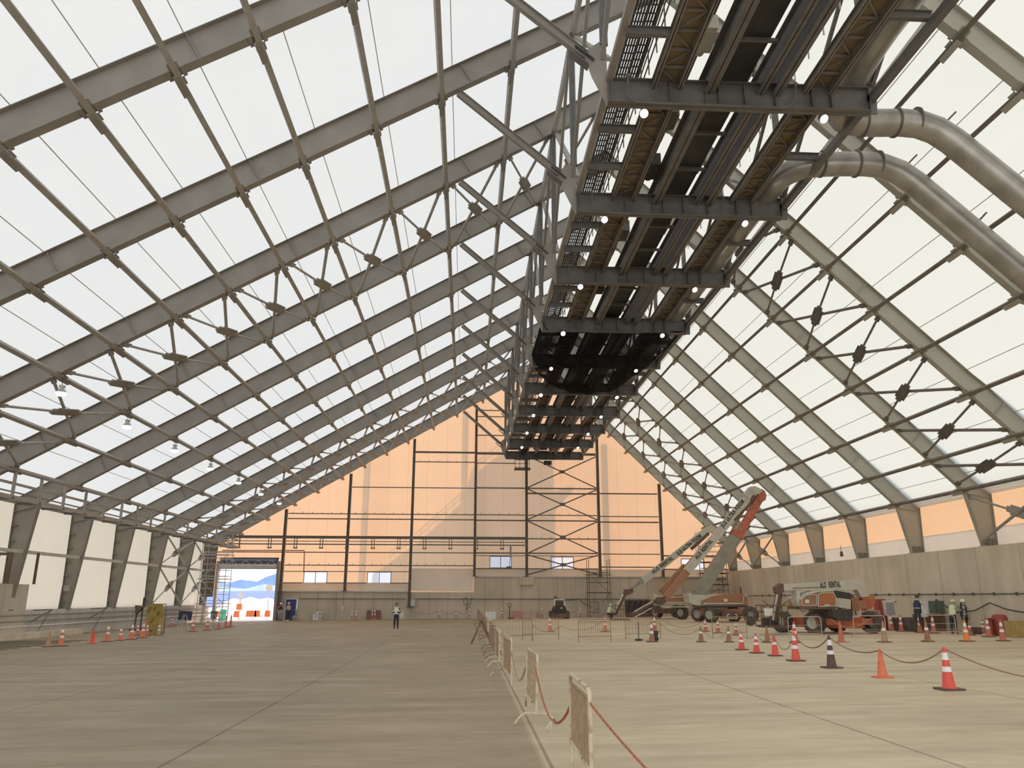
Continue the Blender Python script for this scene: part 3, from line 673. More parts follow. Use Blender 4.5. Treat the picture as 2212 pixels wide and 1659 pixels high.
for y_, r_ in ((84.1, 1),):
    o = thing('service_platform', 'small black hanging platform with railings at the far end of the gallery', 'platform', (6.5, 82.6, 16))
    b = MB()
    for z in (15.3, 15.7, 16.1): b.bar((4.9, 82, z), (6.4, 82, z), .05, .05)
    for x in (4.9, 5.4, 5.9, 6.4): b.bar((x, 82, 15.2), (x, 82, 16.4), .05, .05)
    b.build('railing', BLACK, o); MB().box((5.7, 82.6, 15.2), (1.7, 1.2, .08)).build('deck', BLACK, o); MB().box((8.4, 82.6, 15.9), (.8, .5, .4)).build('control_box', BLACK, o)
    MB().bar((.9, 83.4, 15.95), (5.0, 83.4, 15.95), .1, .1).bar((.9, 83.4, 15.95), (.9, 83.4, 15.2), .1, .1).build('pipe', STEELB, o)
# pendant lamps under the left slope
l0 = thing('pendant_lamp', 'x', 'lamp', (0, 0, 0), 'high-bay lamps hanging from the left purlin')
MB().path([(0, 0, .95), (.1, 0, .75), (-.06, 0, .55), (0, 0, .35)], .015, 6).build('cord', BLACK, l0)
MB().lathe([(.02, .36), (.13, .34), (.13, .24), (.07, .22), (.18, .1), (.24, 0)], 16).build('housing', GALW, l0); MB().lathe([(0, .02), (.22, .02), (.19, -.12), (.0, -.16)], 16).build('lens', LAMPW, l0)
for i, k in enumerate(range(2, 9)):
    o = l0 if i == 0 else copy_tree(l0); o.location = (-18.0, YK(k)+.2, 10.75); o['label'] = 'small high-bay lamp hanging below the left roof purlin, %s counting from the nearest' % ORD[i]
# ------------------------------------------------------------------ traffic cones
CONES = {}
def cone(px, py, col, bands, tall, label, rz=0, at=None):
    key = (col.name, bands, tall); p = at if at is not None else F(px, py); h = .9 if tall else .7
    if key not in CONES:
        o = thing('traffic_cone', label, 'traffic cone', (0, 0, 0), 'traffic cones on the slab')
        b = MB(); q = .25 if tall else .21; b.prism([(-q+.04, -q), (q-.04, -q), (q, -q+.04), (q, q-.04), (q-.04, q), (-q+.04, q), (-q, q-.04), (-q, -q+.04)], 0, .035, 'z')
        b.build('base', CBASE if (bands or col in (CBRN, CTAN)) else col, o)
        R = lambda z: (.112 if tall else .10)*(1-z/h)+.032
        MB().lathe([(R(0)+.02, .03), (R(.06), .06), (R(h*.5), h*.5), (R(h), h-.02), (R(h)-.008, h), (0, h)], 20).build('body', col, o)
        for zc, wd in {0: [], 1: [(.6, .12)], 2: [(.48, .12), (.78, .17)]}[bands]:
            z0, z1 = h*(zc-wd/2), h*(zc+wd/2); MB().lathe([(R(z0)+.003, z0), (R(z1)+.003, z1)], 20).build('reflective_band', BAND, o)
        CONES[key] = o
    else: o = copy_tree(CONES[key]); o['label'] = label
    o.location = p; o.rotation_euler.z = rz
    return p
def cat(p, q, sag, n=14):
    p, q = V(p), V(q); return [p.lerp(q, i/n)-V((0, 0, 4*sag*(i/n)*(1-i/n))) for i in range(n+1)]
def rope(p, q, sag, r, m, label, name='plastic_chain', category='chain', n=14, group=None):
    return tag(MB().path(cat(p, q, sag, n), r, 5).build(name, m), label, category, group)
def chain(p, q, sag, m, label, link=.052, th=.007):
    pts = cat(p, q, sag, 60); L = sum((b-a).length for a, b in zip(pts, pts[1:])); n = int(L/(link*.78)); b = MB(); step = L/n
    i = 0; acc = 0; pos = 0
    for k in range(n):
        t = (k+.5)*step
        while i < 59 and acc+(pts[i+1]-pts[i]).length < t: acc += (pts[i+1]-pts[i]).length; i += 1
        c = pts[i]+(pts[i+1]-pts[i]).normalized()*(t-acc); d = (pts[i+1]-pts[i]).normalized()
        u = V((0, 0, 1))-d*d.z; u.normalize(); w = d.cross(u); a = w if k % 2 else u; a = (a+ (u if k % 2 else w)*.35).normalized()
        ring = [c+d*(link/2-.012)*s1+d*.012*math.cos(th_)*1+a*.013*math.sin(th_) for th_, s1 in ((-1.2, 1), (0, 1), (1.2, 1), (1.94, -1), (3.14, -1), (4.34, -1))]
        b.path(ring, th, 4, caps=False, closed=True)
    return tag(b.build('plastic_chain', m), label, 'chain')
R1 = [cone(2051, 1490, CRED, 2, 1, 'nearest traffic cone, tall red with two white bands, at the lower right'),
      cone(1907, 1464, CORG, 0, 0, 'plain orange traffic cone beside the nearest banded cone', .2),
      cone(1797, 1443, CDK, 2, 1, 'tall dark brown traffic cone with two white bands'),
      cone(1719.6, 1428, CRED, 2, 1, 'tall bright red banded cone between the dark brown cone and a shorter red one'),
      cone(1675, 1417, CRED, 1, 0, 'short red traffic cone with a single white band'),
      cone(1635, 1411, CRED, 2, 0, 'short red two-banded cone, second from the far end of the near chain row', .3),
      cone(1602.6, 1404, CRED, 2, 0, 'short red two-banded cone at the far end of the near chain row')]
for px, py, col, b, t, lab in [
    (1514.7, 1386.8, CBRN, 1, 0, 'brown cone with faint band standing alone left of the mesh barrier'), (1575, 1387.3, CBRN, 1, 0, 'brown cone in front of the mesh barrier before the grey boom lift'),
    (1658, 1388, CBRN, 0, 0, 'plain brown cone left of the hoop barrier'), (1718, 1388, CRED, 2, 1, 'red banded cone in front of the hoop barrier by the folded lift'),
    (1818, 1387.3, CDUSTY, 0, 1, 'plain dusty red cone in front of the folded orange lift'), (1911.6, 1387.3, CTAN, 1, 1, 'tan faded cone by the right wheel of the folded lift'),
    (2004.4, 1386, CBRN, 1, 1, 'brown cone with white top in front of the two workers'), (2089, 1385.4, CFLUO, 2, 1, 'bright orange banded cone just right of the two workers'),
    (2167.3, 1384.7, CDUSTY, 2, 1, 'dusty red cone in front of the ochre bin'), (2136.9, 1376, CDUSTY, 2, 1, 'dusty red cone in front of the red drum'),
    (2125.7, 1367, CDUSTY, 2, 0, 'small dusty red cone behind the one before the red drum'), (2096.7, 1372.3, CBRN, 1, 0, 'brown cone directly behind the bright orange one'),
    (1948, 1364, CDUSTY, 2, 1, 'dusty red cone beside the dark bins right of the lift wheel'), (1926.8, 1362, CDUSTY, 2, 1, 'dusty red cone touching the end of the hoop barrier by the lift wheel'),
    (1988, 1366.4, CDUSTY, 2, 1, 'dusty red cone left of the grey machine by the workers'), (2017.8, 1367.8, CDUSTY, 2, 1, 'dusty red cone behind the left end of the hoop barrier by the workers'),
    (1524.4, 1364.8, CDUSTY, 2, 0, 'dusty red cone below the front wheels of the grey boom lift'), (1551.6, 1367.3, CDUSTY, 2, 0, 'dusty red cone seen through the left part of the mesh barrier'),
    (1590.5, 1372.2, CDUSTY, 2, 0, 'dusty red cone seen through the right part of the mesh barrier'), (1408.4, 1386.8, CBRN, 2, 1, 'brown cone with two white bands beside the flat-based post'),
    (1414.5, 1364.2, CDUSTY, 2, 1, 'red cone behind the brown banded cone and mesh barrier'), (1307.7, 1364.2, CORG, 2, 1, 'orange banded cone behind the barred barrier'),
    (1187.8, 1365, CORG, 2, 1, 'orange banded cone behind the left mesh barrier')]:
    cone(px, py, col, b, t, lab, random.uniform(-.4, .4))
LC = [(103.4, 1397.4, CTAN, 0, 0, 'plain tan cone at the near end of the left row'), (131, 1395.8, CORG, 2, 1, 'orange banded cone second in the left row'), (199, 1390, CRED, 0, 0, 'plain red cone in the left row'),
      (230.7, 1386.2, CORG, 2, 1, 'orange banded cone right of the plain red cone, left row'), (259, 1383.7, CORG, 2, 0, 'orange banded cone in the middle of the left row'), (283.6, 1381.4, CORG, 2, 1, 'orange banded cone left of the one before the mustard board'),
      (307.4, 1378, CORG, 2, 1, 'orange banded cone at the left foot of the mustard board'), (296.6, 1373, CDUSTY, 2, 0, 'small red cone behind the left row near the tray stand'), (316.8, 1373, CDUSTY, 2, 0, 'dusty cone touching the left edge of the mustard board'),
      (342.3, 1372.8, CTAN, 2, 0, 'tan banded cone in front of the mustard board'), (370.8, 1353.3, CDUSTY, 2, 0, 'red cone left of the dark easel boards'), (415.9, 1364.8, CDUSTY, 2, 1, 'larger red cone right of the dark easel boards'),
      (447.3, 1362, CDUSTY, 2, 1, 'red cone left of the small grey easel'), (471.7, 1359.5, CDUSTY, 1, 1, 'red cone right of the small grey easel'), (487, 1356, CDUSTY, 1, 1, 'red cone before the roller door, second from the end'), (497.7, 1354.3, CDUSTY, 1, 1, 'last red cone of the row before the roller door')]
LP = [cone(*a) for a in LC]
T = lambda p, h=.9: p+V((0, 0, h))
chain(T(R1[0], .86), V((15.6, 17.4, .9)), .62, CHB, 'brown chain from the nearest cone out of view to the right')
chain(T(R1[1], .66), T(R1[0], .86), .3, CHB, 'brown chain between the plain orange cone and the nearest cone')
chain(T(R1[2], .86), T(R1[1], .66), .2, CHB, 'brown chain between the dark brown cone and the plain orange cone', .07, .009)
chain(T(R1[3], .8), T(R1[2], .86), .35, CHB, 'brown chain between the dark brown and bright red banded cones', .08, .01)
rope(T(R1[4], .66), T(R1[3], .8), .45, .013, CHB, 'brown chain between the short single-band cone and the bright red banded cone')
rope(T(R1[5], .66), T(R1[4], .66), .2, .013, CHB, 'brown chain between the two short red cones')
rope(T(R1[6], .66), T(R1[5], .66), .2, .013, CHB, 'brown chain at the far end of the near cone row')
for a, b, g_, lab in ((1, 2, .35, 'thin chain between banded and plain red cones, left row'), (2, 3, .35, 'thin chain right of the plain red cone, left row'), (9, 8, .3, 'thin chain hanging before the mustard board'), (11, 12, .4, 'thin chain right of the easel boards')):
    rope(T(LP[a], .62), T(LP[b], .62), g_, .012, CHC, lab)
for (a, b, c, d), g_, lab in (((1424, 1345, 1514, 1356), .45, 'long tan rope sagging from the brown banded cone to the lone brown cone'), ((1430, 1338, 1524, 1338), .4, 'tan rope sagging in front of the grey boom lift'),
                             ((1514, 1356, 1575, 1356), .5, 'tan rope between the two brown cones'), ((1210, 1352, 1308, 1338), .35, 'tan rope sagging left of the barred barrier'), ((1150, 1350, 1212, 1352), .3, 'tan rope in front of the left mesh barriers'),
                             ((1795, 1338, 1875, 1338), .4, 'rope sagging in front of the folded lift')):
    P, Q = PY(a, b, 41.5), PY(c, d, 41.5); rope(P, Q, g_, .018, CHC, lab)
# ------------------------------------------------------------------ crowd barriers
def barrier(A, B, label, style='bars', m=RUSTC, h=1.08, group=None, rb=.22, th=.02, arch=True, lean=0):
    A, B = V(A), V(B); A.z = fz(A.x); B.z = fz(B.x); d = (B-A); L = d.length; d.normalize(); up = (V((0, 0, 1))+V((lean, 0, 0))).normalized(); n = d.cross(up)
    o = thing('crowd_barrier', label, 'barrier', A, group or 'crowd barriers')
    P = lambda s, z: A+d*s+up*z
    MB().path([P(0, .0 if arch in (False, 'B') else .16), P(0, h-.12), P(.04, h-.03), P(.13, h), P(L-.13, h), P(L-.04, h-.03), P(L, h-.12), P(L, .0 if arch in (False, 'A') else .16)], th, 8).tube(P(0, rb), P(L, rb), th*.8, 8).build('frame', m, o)
    b = MB()
    if style == 'bars':
        k = max(6, int(L/.1))
        for i in range(1, k): b.tube(P(L*i/k, rb), P(L*i/k, h-.1), th*.5, 5)
        b.tube(P(0, h-.1), P(L, h-.1), th*.7, 6)
    elif style == 'mesh':
        k = int(L/.16)
        for i in range(1, k): b.tube(P(L*i/k, rb), P(L*i/k, h-.02), .005, 4)
        for i in range(1, 7): b.tube(P(0, rb+(h-rb)*i/7), P(L, rb+(h-rb)*i/7), .005, 4)
    else: b.tube(P(0, h*.62), P(L, h*.62), .008, 4).tube(P(0, h*.35), P(L, h*.35), .008, 4)
    b.build('infill_bars', RUSTB if m is RUSTC else m, o)
    if arch:
        for s_ in ((0, L) if arch is True else (0,) if arch == 'A' else (L,)):
            c = P(s_, .17); MB().path([c-n*.36-V((0, 0, .165)), c-n*.30-V((0, 0, .08)), c-n*.2, c, c+n*.2, c+n*.30-V((0, 0, .08)), c+n*.36-V((0, 0, .165))], th*.9, 8).build('foot', m, o)
    return o
barrier((1.33, 8.9, 0), (1.36, 10.75, 0), 'nearest crowd barrier with chipped cream paint and vertical bars, cut by the frame', 'bars', RUSTC, 1.1, rb=.3, th=.024, arch=False)
barrier((1.2, 14.15, 0), (1.17, 16.1, 0), 'second crowd barrier, cream with thin wire mesh and one arched foot', 'mesh', RUSTC, 1.1, rb=.26, lean=.03, arch='A')
barrier((1.12, 20.1, 0), (1.04, 22.6, 0), 'third crowd barrier in the line, cream and edge-on', 'bars', RUSTC, 1.1, arch='B')
ys = [(25.4, 27.2), (28.6, 30.6), (32.2, 34.2), (41.0, 43.0), (47, 49), (54, 56), (62, 64), (70, 72)]
for i, (a, b) in enumerate(ys): barrier((1.04, a, 0), (1.0, b, 0), 'rusty brown crowd barrier edge-on in the receding line, %s beyond the cream ones' % ORD[i], 'bars', RUSTB if i > 0 else RUSTC, 1.08, group='edge-on barriers receding down the hall', th=.026)
chain((1.33, 8.85, .98), (2.6, 4.2, .1), .25, CHR, 'red chain running from the nearest barrier to the bottom edge', .055, .008)
chain((1.19, 14.1, .92), (1.36, 10.8, .72), .48, CHR, 'red chain sagging between the nearest and second barriers', .055, .008)
chain((1.12, 20.05, .82), (1.17, 16.15, .75), .42, CHC, 'tan chain sagging between the second and third barriers', .06, .008)
tag(MB().path([(1.27, 12.2, .34), (1.24, 12.2, .22), (1.19, 12.2, .2), (1.2, 12.2, .27), (1.26, 12.2, .33)], .008, 6).build('cable_tie', WHITE), 'small white plastic loop hanging on the red chain', 'loop')
def bpx(x0, x1, y, style, lab, m=RUSTB, arch=False, h=1.02): A, B = F(x0, y), F(x1, y); B.y = A.y; barrier(A, B, lab, style, m, h, 'barriers across the hall', arch=arch, rb=.26)
bpx(1064, 1152, 1386, 'mesh', 'tan mesh barrier next to the barrier line, leftmost of the cross row', arch=True); bpx(1129, 1209, 1382, 'mesh', 'tan mesh barrier overlapping the leftmost one')
bpx(1250, 1323, 1388, 'bars', 'tan barrier with wide-spaced vertical bars in the cross row'); bpx(1352, 1432, 1381, 'mesh', 'tan mesh barrier behind the flat-based post'); bpx(1540, 1621, 1380, 'mesh', 'tan mesh barrier in front of the grey boom lift')
PALE = mat('pale_pink_tube', (.52,.36,.28), .5)
bpx(1705, 1785, 1381, 'hoop', 'pale hoop barrier in front of the folded lift front wheel', PALE); bpx(1847, 1925, 1378, 'hoop', 'pale hoop barrier in front of the folded lift rear wheel', PALE, arch=True); bpx(2003, 2078, 1377, 'hoop', 'pale hoop barrier in front of the two workers', PALE)
# flat-based post and dark lump next to the brown banded cone
p = F(1380, 1384); o = thing('marker_post', 'thin black post on a small flat base', 'post', p); MB().box(p+V((0, 0, .04)), (.3, .3, .08)).build('base', BLACK, o); MB().tube(p, p+V((0, 0, .85)), .02, 8).build('pole', BLACK, o)
p = F(1417, 1384); b = MB(); b.lathe([(.02, 0), (.12, .02), (.14, .14), (.09, .22), (.12, .3), (.13, .42), (.05, .46), (0, .46)], 12, p); tag(b.build('hose_reel', BLACK), 'small black hose reel behind the brown banded cone', 'hose reel')
# folding trestle made of timber
p = F(1040, 1390); o = thing('timber_trestle', 'brown timber trestle with splayed legs beside the barrier line', 'trestle', p)
MB().bar(p+V((-.05, -.5, 1.0)), p+V((.05, .6, 1.0)), .1, .1).build('top_bar', DKBR, o)
for dx, dy in ((-.5, -.4), (-.42, .5), (.5, -.3), (.42, .5)): MB().bar(p+V((dx, dy, 0)), p+V((dx*.06, dy*.9, 1.0)), .09, .04).build('leg', DKBR, o)
# ------------------------------------------------------------------ people
def person(p, face, label, pose='stand', h=1.72, top=GREYC, vest=LIME, legs=DENIM, hat=HELM, xback=False, bend=0, arms='down'):
    """continuous skinned body; face = heading in radians (0 looks along +Y)"""
    s = h/1.75; J = {}; E = []; R = {}
    K = 1.16
    def j(n, co, r, par=None): J[n] = V(co); R[n] = (r[0]*K, r[1]*K) if n[1:2] != 'f' and n[1:2] != 'g' and n[1:2] != 't' and n[0] != 'h' else r; (E.append((par, n)) if par else None)
    cr = pose == 'crouch'; hz = .55 if cr else .93
    j('pel', (0, -.12 if cr else 0, hz), (.155, .11)); lean = .35 if cr else bend
    T_ = lambda z, y=0: (0, J['pel'].y+y+lean*z, hz+z*math.cos(lean))
    j('ab', T_(.16), (.14, .1), 'pel'); j('ch', T_(.34), (.165, .115), 'ab'); j('nb', T_(.50), (.1, .08), 'ch'); j('nk', T_(.56), (.055, .055), 'nb')
    j('h1', T_(.63, .02), (.075, .085), 'nk'); j('h2', T_(.71, .02), (.078, .09), 'h1'); j('h3', T_(.78, .01), (.05, .06), 'h2')
    for sx, n in ((-1, 'l'), (1, 'r')):
        st = .06 if (sx > 0 and pose == 'walk') else (-.10 if pose == 'walk' else 0)
        j(n+'hp', (sx*.095, J['pel'].y, hz-.06), (.09, .095), 'pel')
        kn = (sx*.16, J['pel'].y+.42, .5) if cr else (sx*.11, st+.02, .5); an = (sx*.15, .12, .09) if cr else (sx*.12, st*1.8-.02, .09)
        j(n+'kn', kn, (.068, .07), n+'hp'); j(n+'cf', V(kn).lerp(V(an), .35)+V((0, -.015, 0)), (.062, .068), n+'kn'); j(n+'an', an, (.046, .05), n+'cf'); j(n+'to', V(an)+V((sx*.02, .16, -.045)), (.042, .03), n+'an')
        sh = V(J['nb'])+V((sx*.175, 0, -.06)); j(n+'sh', sh, (.06, .062), 'nb')
        if arms == 'front': el = sh+V((sx*.07, .08, -.27)); wr = el+V((-sx*.16, .2, .02))
        elif arms == 'phone' and sx > 0: el = sh+V((sx*.08, .12, -.24)); wr = el+V((-sx*.12, .12, .2))
        elif arms == 'reach': el = sh+V((sx*.06, .22, -.14)); wr = el+V((-sx*.05, .24, -.02))
        else: el = sh+V((sx*.08, -.03, -.28)); wr = el+V((sx*.02, .06, -.25))
        j(n+'el', el, (.042, .042), n+'sh'); j(n+'wr', wr, (.028, .03), n+'el'); d = (wr-el).normalized(); sd = V((sx, 0, 0)) if abs(d.x) < .8 else V((0, 1, 0))
        pm = wr+d*.07; j(n+'pm', pm, (.034, .02), n+'wr')
        w_ = d.cross(sd).normalized()
        for q in range(4): j(n+'f%d' % q, pm+d*(.05+.012*(q in (1, 2)))+w_*(.024*(q-1.5))-sd*.01, (.010, .010), n+'pm'); j(n+'g%d' % q, J[n+'f%d' % q]+d*.028-sd*.018, (.008, .008), n+'f%d' % q)
        j(n+'th', wr+d*.035+w_*.045, (.011, .011), n+'wr'); j(n+'ti', wr+d*.075+w_*.055-sd*.01, (.009, .009), n+'th')
    names = list(J); me = bpy.data.meshes.new('tmp'); me.from_pydata([J[n]*s for n in names], [(names.index(a), names.index(b)) for a, b in E], [])
    to = bpy.data.objects.new('tmp', me); C.objects.link(to); md = to.modifiers.new('s', 'SKIN')
    for i, n in enumerate(names): me.skin_vertices[0].data[i].radius = (R[n][0]*s, R[n][1]*s)
    me.skin_vertices[0].data[0].use_root = True
    to.modifiers.new('u', 'SUBSURF').levels = 1
    dg = bpy.context.evaluated_depsgraph_get(); bm = bpy.data.meshes.new_from_object(to.evaluated_get(dg)); bpy.data.objects.remove(to)
    root = thing('person', label, 'person', p); root.rotation_euler.z = face
    body = bpy.data.objects.new('body', bm); C.objects.link(body); body.parent = root; bm.materials.clear()
    for m_ in (top, legs, BOOT, SKIN): bm.materials.append(m_)
    wr = [J['lwr']*s, J['rwr']*s]; nk = J['nk']*s; vs = bm.vertices; vf = []
    for f in bm.polygons:
        c = f.center; f.use_smooth = True; near = min((c-J[n]*s).length/(R[n][0]+.02) for n in ('lpm', 'rpm', 'lf1', 'rf1', 'lth', 'rth'))
        dists = {n: (c-J[n]*s).length-R[n][0]*s for n in ('h1', 'h2', 'h3', 'nk', 'nb', 'ch', 'ab', 'pel', 'lhp', 'rhp', 'lkn', 'rkn', 'lcf', 'rcf', 'lan', 'ran', 'lto', 'rto', 'lsh', 'rsh', 'lel', 'rel', 'lwr', 'rwr', 'lpm', 'rpm', 'lg1', 'rg1')}
        k = min(dists, key=dists.get)
        f.material_index = 3 if k in ('h1', 'h2', 'h3', 'nk', 'lpm', 'rpm', 'lg1', 'rg1') else 2 if k in ('lan', 'ran', 'lto', 'rto') else 1 if k in ('pel', 'lhp', 'rhp', 'lkn', 'rkn', 'lcf', 'rcf') else 0
        if vest and k in (('nb', 'ch') if xback else ('nb', 'ch', 'ab')) and c.z < (nk.z-.01): vf.append(f)
    if vest:
        b = MB(); 
        for f in vf: b.add([vs[i].co+vs[i].normal*.016 for i in f.vertices], [tuple(range(len(f.vertices)))], True)
        vo = b.build('safety_vest', vest, None); vo.parent = root
        c = J['ab']*s; ch = J['ch']*s; b = MB()
        if xback:
            for a in (-1, 1): b.bar(V((a*.14, -.165, ch.z+.02)), V((-a*.14, -.15, c.z-.09)), .065, .03, up=(0, 1, 0))
        ring = [V((.17*s*math.cos(t), c.y+.13*s*math.sin(t), c.z-.06)) for t in [i*PI/8 for i in range(16)]]
        b.path(ring, .02, 4, caps=False, closed=True); so_ = b.build('reflective_strip', BAND, None); so_.parent = vo
    hd = J['h2']*s; b = MB(); b.lathe([(.118*s, -.01), (.12*s, .03), (.105*s, .08), (.06*s, .12), (0, .13)], 16, hd+V((0, 0, .025))); b.box(hd+V((0, .13, .025)), (.16, .09, .012)); ho = b.build('helmet', hat, None); ho.parent = root
    b = MB(); b.bar(hd+V((0, .085, 0)), hd+V((0, .115, -.035)), .02, .02, w2=.035, h2=.03); b.box(hd+V((0, .088, -.075)), (.05, .02, .012))
    for a in (-1, 1): b.box(hd+V((a*.032, .086, .005)), (.022, .014, .012)); b.box(hd+V((a*.082, 0, -.01)), (.015, .04, .055))
    fo = b.build('face', [mat('face_skin', (.34,.18,.12))] if 'face_skin' not in bpy.data.materials else [bpy.data.materials['face_skin']], None); fo.parent = root
    return root
person(F(855, 1359.5), -.1, 'person in pale and black vest with crossed white straps, standing alone mid-slab', h=1.74, top=NAVY, vest=LIME, xback=True, hat=mat('dark_helmet', (.05,.05,.05), .4), arms='front')
person(F(604, 1341.5), PI+.3, 'person in dark vest and pale trousers standing right of the roller door', h=1.72, top=PINKC, vest=mat('maroon_vest', (.07,.025,.035), .8), legs=GREYC)
person(F(621.5, 1341), PI-.2, 'person in pale shirt and dark trousers in front of the blue doorway', h=1.74, top=PINKC, vest=None, legs=NAVY, pose='walk', arms='front')
q = V((25.0, 40.9, fz(25))); person(q, -1.2, 'person in lime vest leaning forward over equipment by the right wall', h=1.72, top=GREYC, vest=LIME, bend=.25, arms='reach', hat=mat('lime_helmet', (.6,.65,.3), .4))
q = V((25.75, 41.0, fz(25.7))); person(q, .9, 'person in white helmet holding a phone to the ear by the right wall', h=1.7, top=GREYC, vest=mat('navy_vest', (.03,.03,.05), .8), arms='phone')
q = V((24.3, 42.9, fz(24)+.35)); person(q, -.9, 'person in dark cap bending beside the grey transformers', h=1.62, top=WHITE, vest=NAVY, bend=.35, arms='reach', hat=BLACK)
# ------------------------------------------------------------------ boom lifts
def text(s, p, d, size, parent, width=None, m=TEXT, up=None):
    cu = bpy.data.curves.new('lettering', 'FONT'); cu.body = s; cu.size = size; cu.extrude = .004; cu.offset = .020*size/.4; cu.space_character = 1.22; cu.align_x = 'CENTER'; cu.align_y = 'CENTER'; cu.materials.append(m)
    to = bpy.data.objects.new('tmp', cu); C.objects.link(to); bpy.context.view_layer.update()
    me = bpy.data.meshes.new_from_object(to.evaluated_get(bpy.context.evaluated_depsgraph_get())); bpy.data.objects.remove(to)
    o = bpy.data.objects.new('lettering', me); C.objects.link(o); d = V(d).normalized(); u = V((-d.z, 0, d.x)) if up is None else V(up); n = d.cross(u)
    bpy.context.view_layer.update(); sx = 1 if not width else width/max(.01, o.dimensions.x)
    M_ = Matrix((d*sx, u, n)).transposed().to_4x4(); M_.translation = V(p)-ORG.get(parent.name, V()) if parent else V(p)
    o.parent = parent; o.matrix_local = M_
    return o
def wheel(p, ax, r, w, parent, rim=CREAM):
    ax = V(ax).normalized(); p = V(p); up = V((0, 0, 1)); f = ax.cross(up)
    def L(prof, n=28):
        b = MB(); vs = []; fs = []
        for rr, z in prof:
            for i in range(n): t = 2*PI*i/n; vs.append(p+ax*z+(f*math.cos(t)+up*math.sin(t))*rr)
        for i in range(len(prof)-1):
            for q in range(n): fs.append((i*n+q, i*n+(q+1) % n, (i+1)*n+(q+1) % n, (i+1)*n+q))
        return b.add(vs, fs, True)
    t = L([(r*.55, -w*.5), (r*.9, -w*.5), (r, -w*.38), (r, w*.38), (r*.9, w*.5), (r*.55, w*.5)])
    for i in range(18):
        a = 2*PI*i/18; c = p+(f*math.cos(a)+up*math.sin(a))*r; tg = (-f*math.sin(a)+up*math.cos(a))
        t.bar(c+ax*w*.02-tg*.05, c+ax*w*.46+tg*.05, .05, .05, up=(c-p)); t.bar(c-ax*w*.02-tg*.05, c-ax*w*.46+tg*.05, .05, .05, up=(c-p))
    o = t.build('tyre', TYRE, parent)
    L([(0, w*.2), (r*.2, w*.22), (r*.25, w*.12), (r*.48, w*.12), (r*.56, w*.5), (r*.6, w*.5)]).build('rim', rim, o)
    return o
def hood(poly, y0, y1, m, name, parent): return MB().prism(poly, y0, y1).build(name, m, parent)
def bx(px, py, Y): q = PY(px, py, Y); return (q.x, q.z)
def pl(pts, Y): return [bx(a, b, Y) for a, b in pts]
# -- folded lift on the right
Y1 = 43.6; p = F(1800, 1366); o = thing('boom_lift', 'orange boom lift parked folded by the right wall with long cream boom', 'boom lift', p)
ax = V((-.8, -.6, 0)); rl = V((-.6, .8, 0)); W2 = F(1762, 1369); W2.z += .56; W1 = F(1692, 1366); W1.z += .56; W3 = F(1885, 1368); W3.z += .56; W4 = W1+(W3-W2); W4.z = W3.z
for w_, a_ in ((W1, ax), (W2, ax), (W3, -ax), (W4, -ax)): wheel(w_, a_, .56, .5, o)
cc = (W1+W2+W3+W4)/4
b = MB(); b.bar(cc-rl*1.9, cc+rl*1.9, 1.1, .55); b.build('chassis', ORRED, o)
MB().bar(W2+V((0, 0, .05)), W3+V((0, 0, .05)), .42, .32).build('axle_beam', ORRED, o); MB().bar(W1, W4, .42, .32).build('axle_beam', ORRED, o)
MB().bar(cc+V((0, 0, .25)), cc+V((0, 0, .75)), 1.3, 1.3).build('slew_ring', DKBR, o)
hood(pl([(1731, 1317), (1722, 1300), (1721, 1277), (1727, 1276), (1729, 1296), (1740, 1316), (1809, 1316), (1809, 1313)], Y1-.62), Y1-.62, Y1+.2, CREAM, 'front_fairing', o)
hood(pl([(1729, 1310), (1728, 1300), (1734, 1288), (1748, 1280), (1766, 1277), (1800, 1276), (1806, 1290), (1806, 1315), (1736, 1315)], Y1-.7), Y1-.7, Y1+.9, BRNOR, 'engine_hood', o)
b = MB(); fp = pl([(1767, 1310), (1767, 1284), (1773, 1281), (1800, 1280), (1805, 1291), (1805, 1309)], Y1-.75); b.prism(fp, Y1-.75, Y1-.68); ho = b.build('side_door', ORANGE, o)
b = MB(); 
for a_, c_ in zip(fp, fp[1:]+fp[:1]): b.bar((a_[0], Y1-.76, a_[1]), (c_[0], Y1-.76, c_[1]), .05, .05)
b.build('door_trim', CREAM, ho)
b = MB(); dp = pl([(1731, 1305), (1732, 1294), (1742, 1286), (1764, 1284), (1764, 1308), (1733, 1308)], Y1-.75)
for a_, c_ in zip(dp, dp[1:]+dp[:1]): b.bar((a_[0], Y1-.73, a_[1]), (c_[0], Y1-.73, c_[1]), .04, .04)
b.build('hood_trim', CREAM, o)
pc = bx(1744, 1299, Y1-.75); MB().box((pc[0], Y1-.73, pc[1]), (.22, .03, .18)).build('decal', WHITE, o); pc = bx(1787, 1307, Y1-.8); MB().box((pc[0], Y1-.79, pc[1]), (.3, .02, .1)).build('decal', CREAM, o)
hood(pl([(1729, 1316), (1806, 1315), (1806, 1309), (1728, 1310)], Y1-.72), Y1-.72, Y1+.9, DKBR, 'lower_skirt', o)
hood(pl([(1806, 1291), (1838, 1295), (1838, 1316), (1806, 1311)], Y1-.6), Y1-.6, Y1+.8, CREAM, 'tank_box', o)
hood(pl([(1802, 1275), (1836, 1281), (1846, 1290), (1838, 1294), (1806, 1290)], Y1-.45), Y1-.45, Y1+.6, BLACK, 'hose_cover', o)
b = MB()
for i in range(5): c = bx(1841+i*3.2, 1305, Y1-.5); b.box((c[0], Y1-.3, c[1]), (.06, .5, .72))
b.build('radiator_grille', BRNOR, o)
MB().prism(pl([(1728, 1293), (1741, 1281), (1764, 1276), (1802, 1274), (1802, 1277), (1766, 1279.5), (1744, 1285), (1731, 1296)], Y1-.78), Y1-.78, Y1+.9).build('hood_top', CREAM, o)
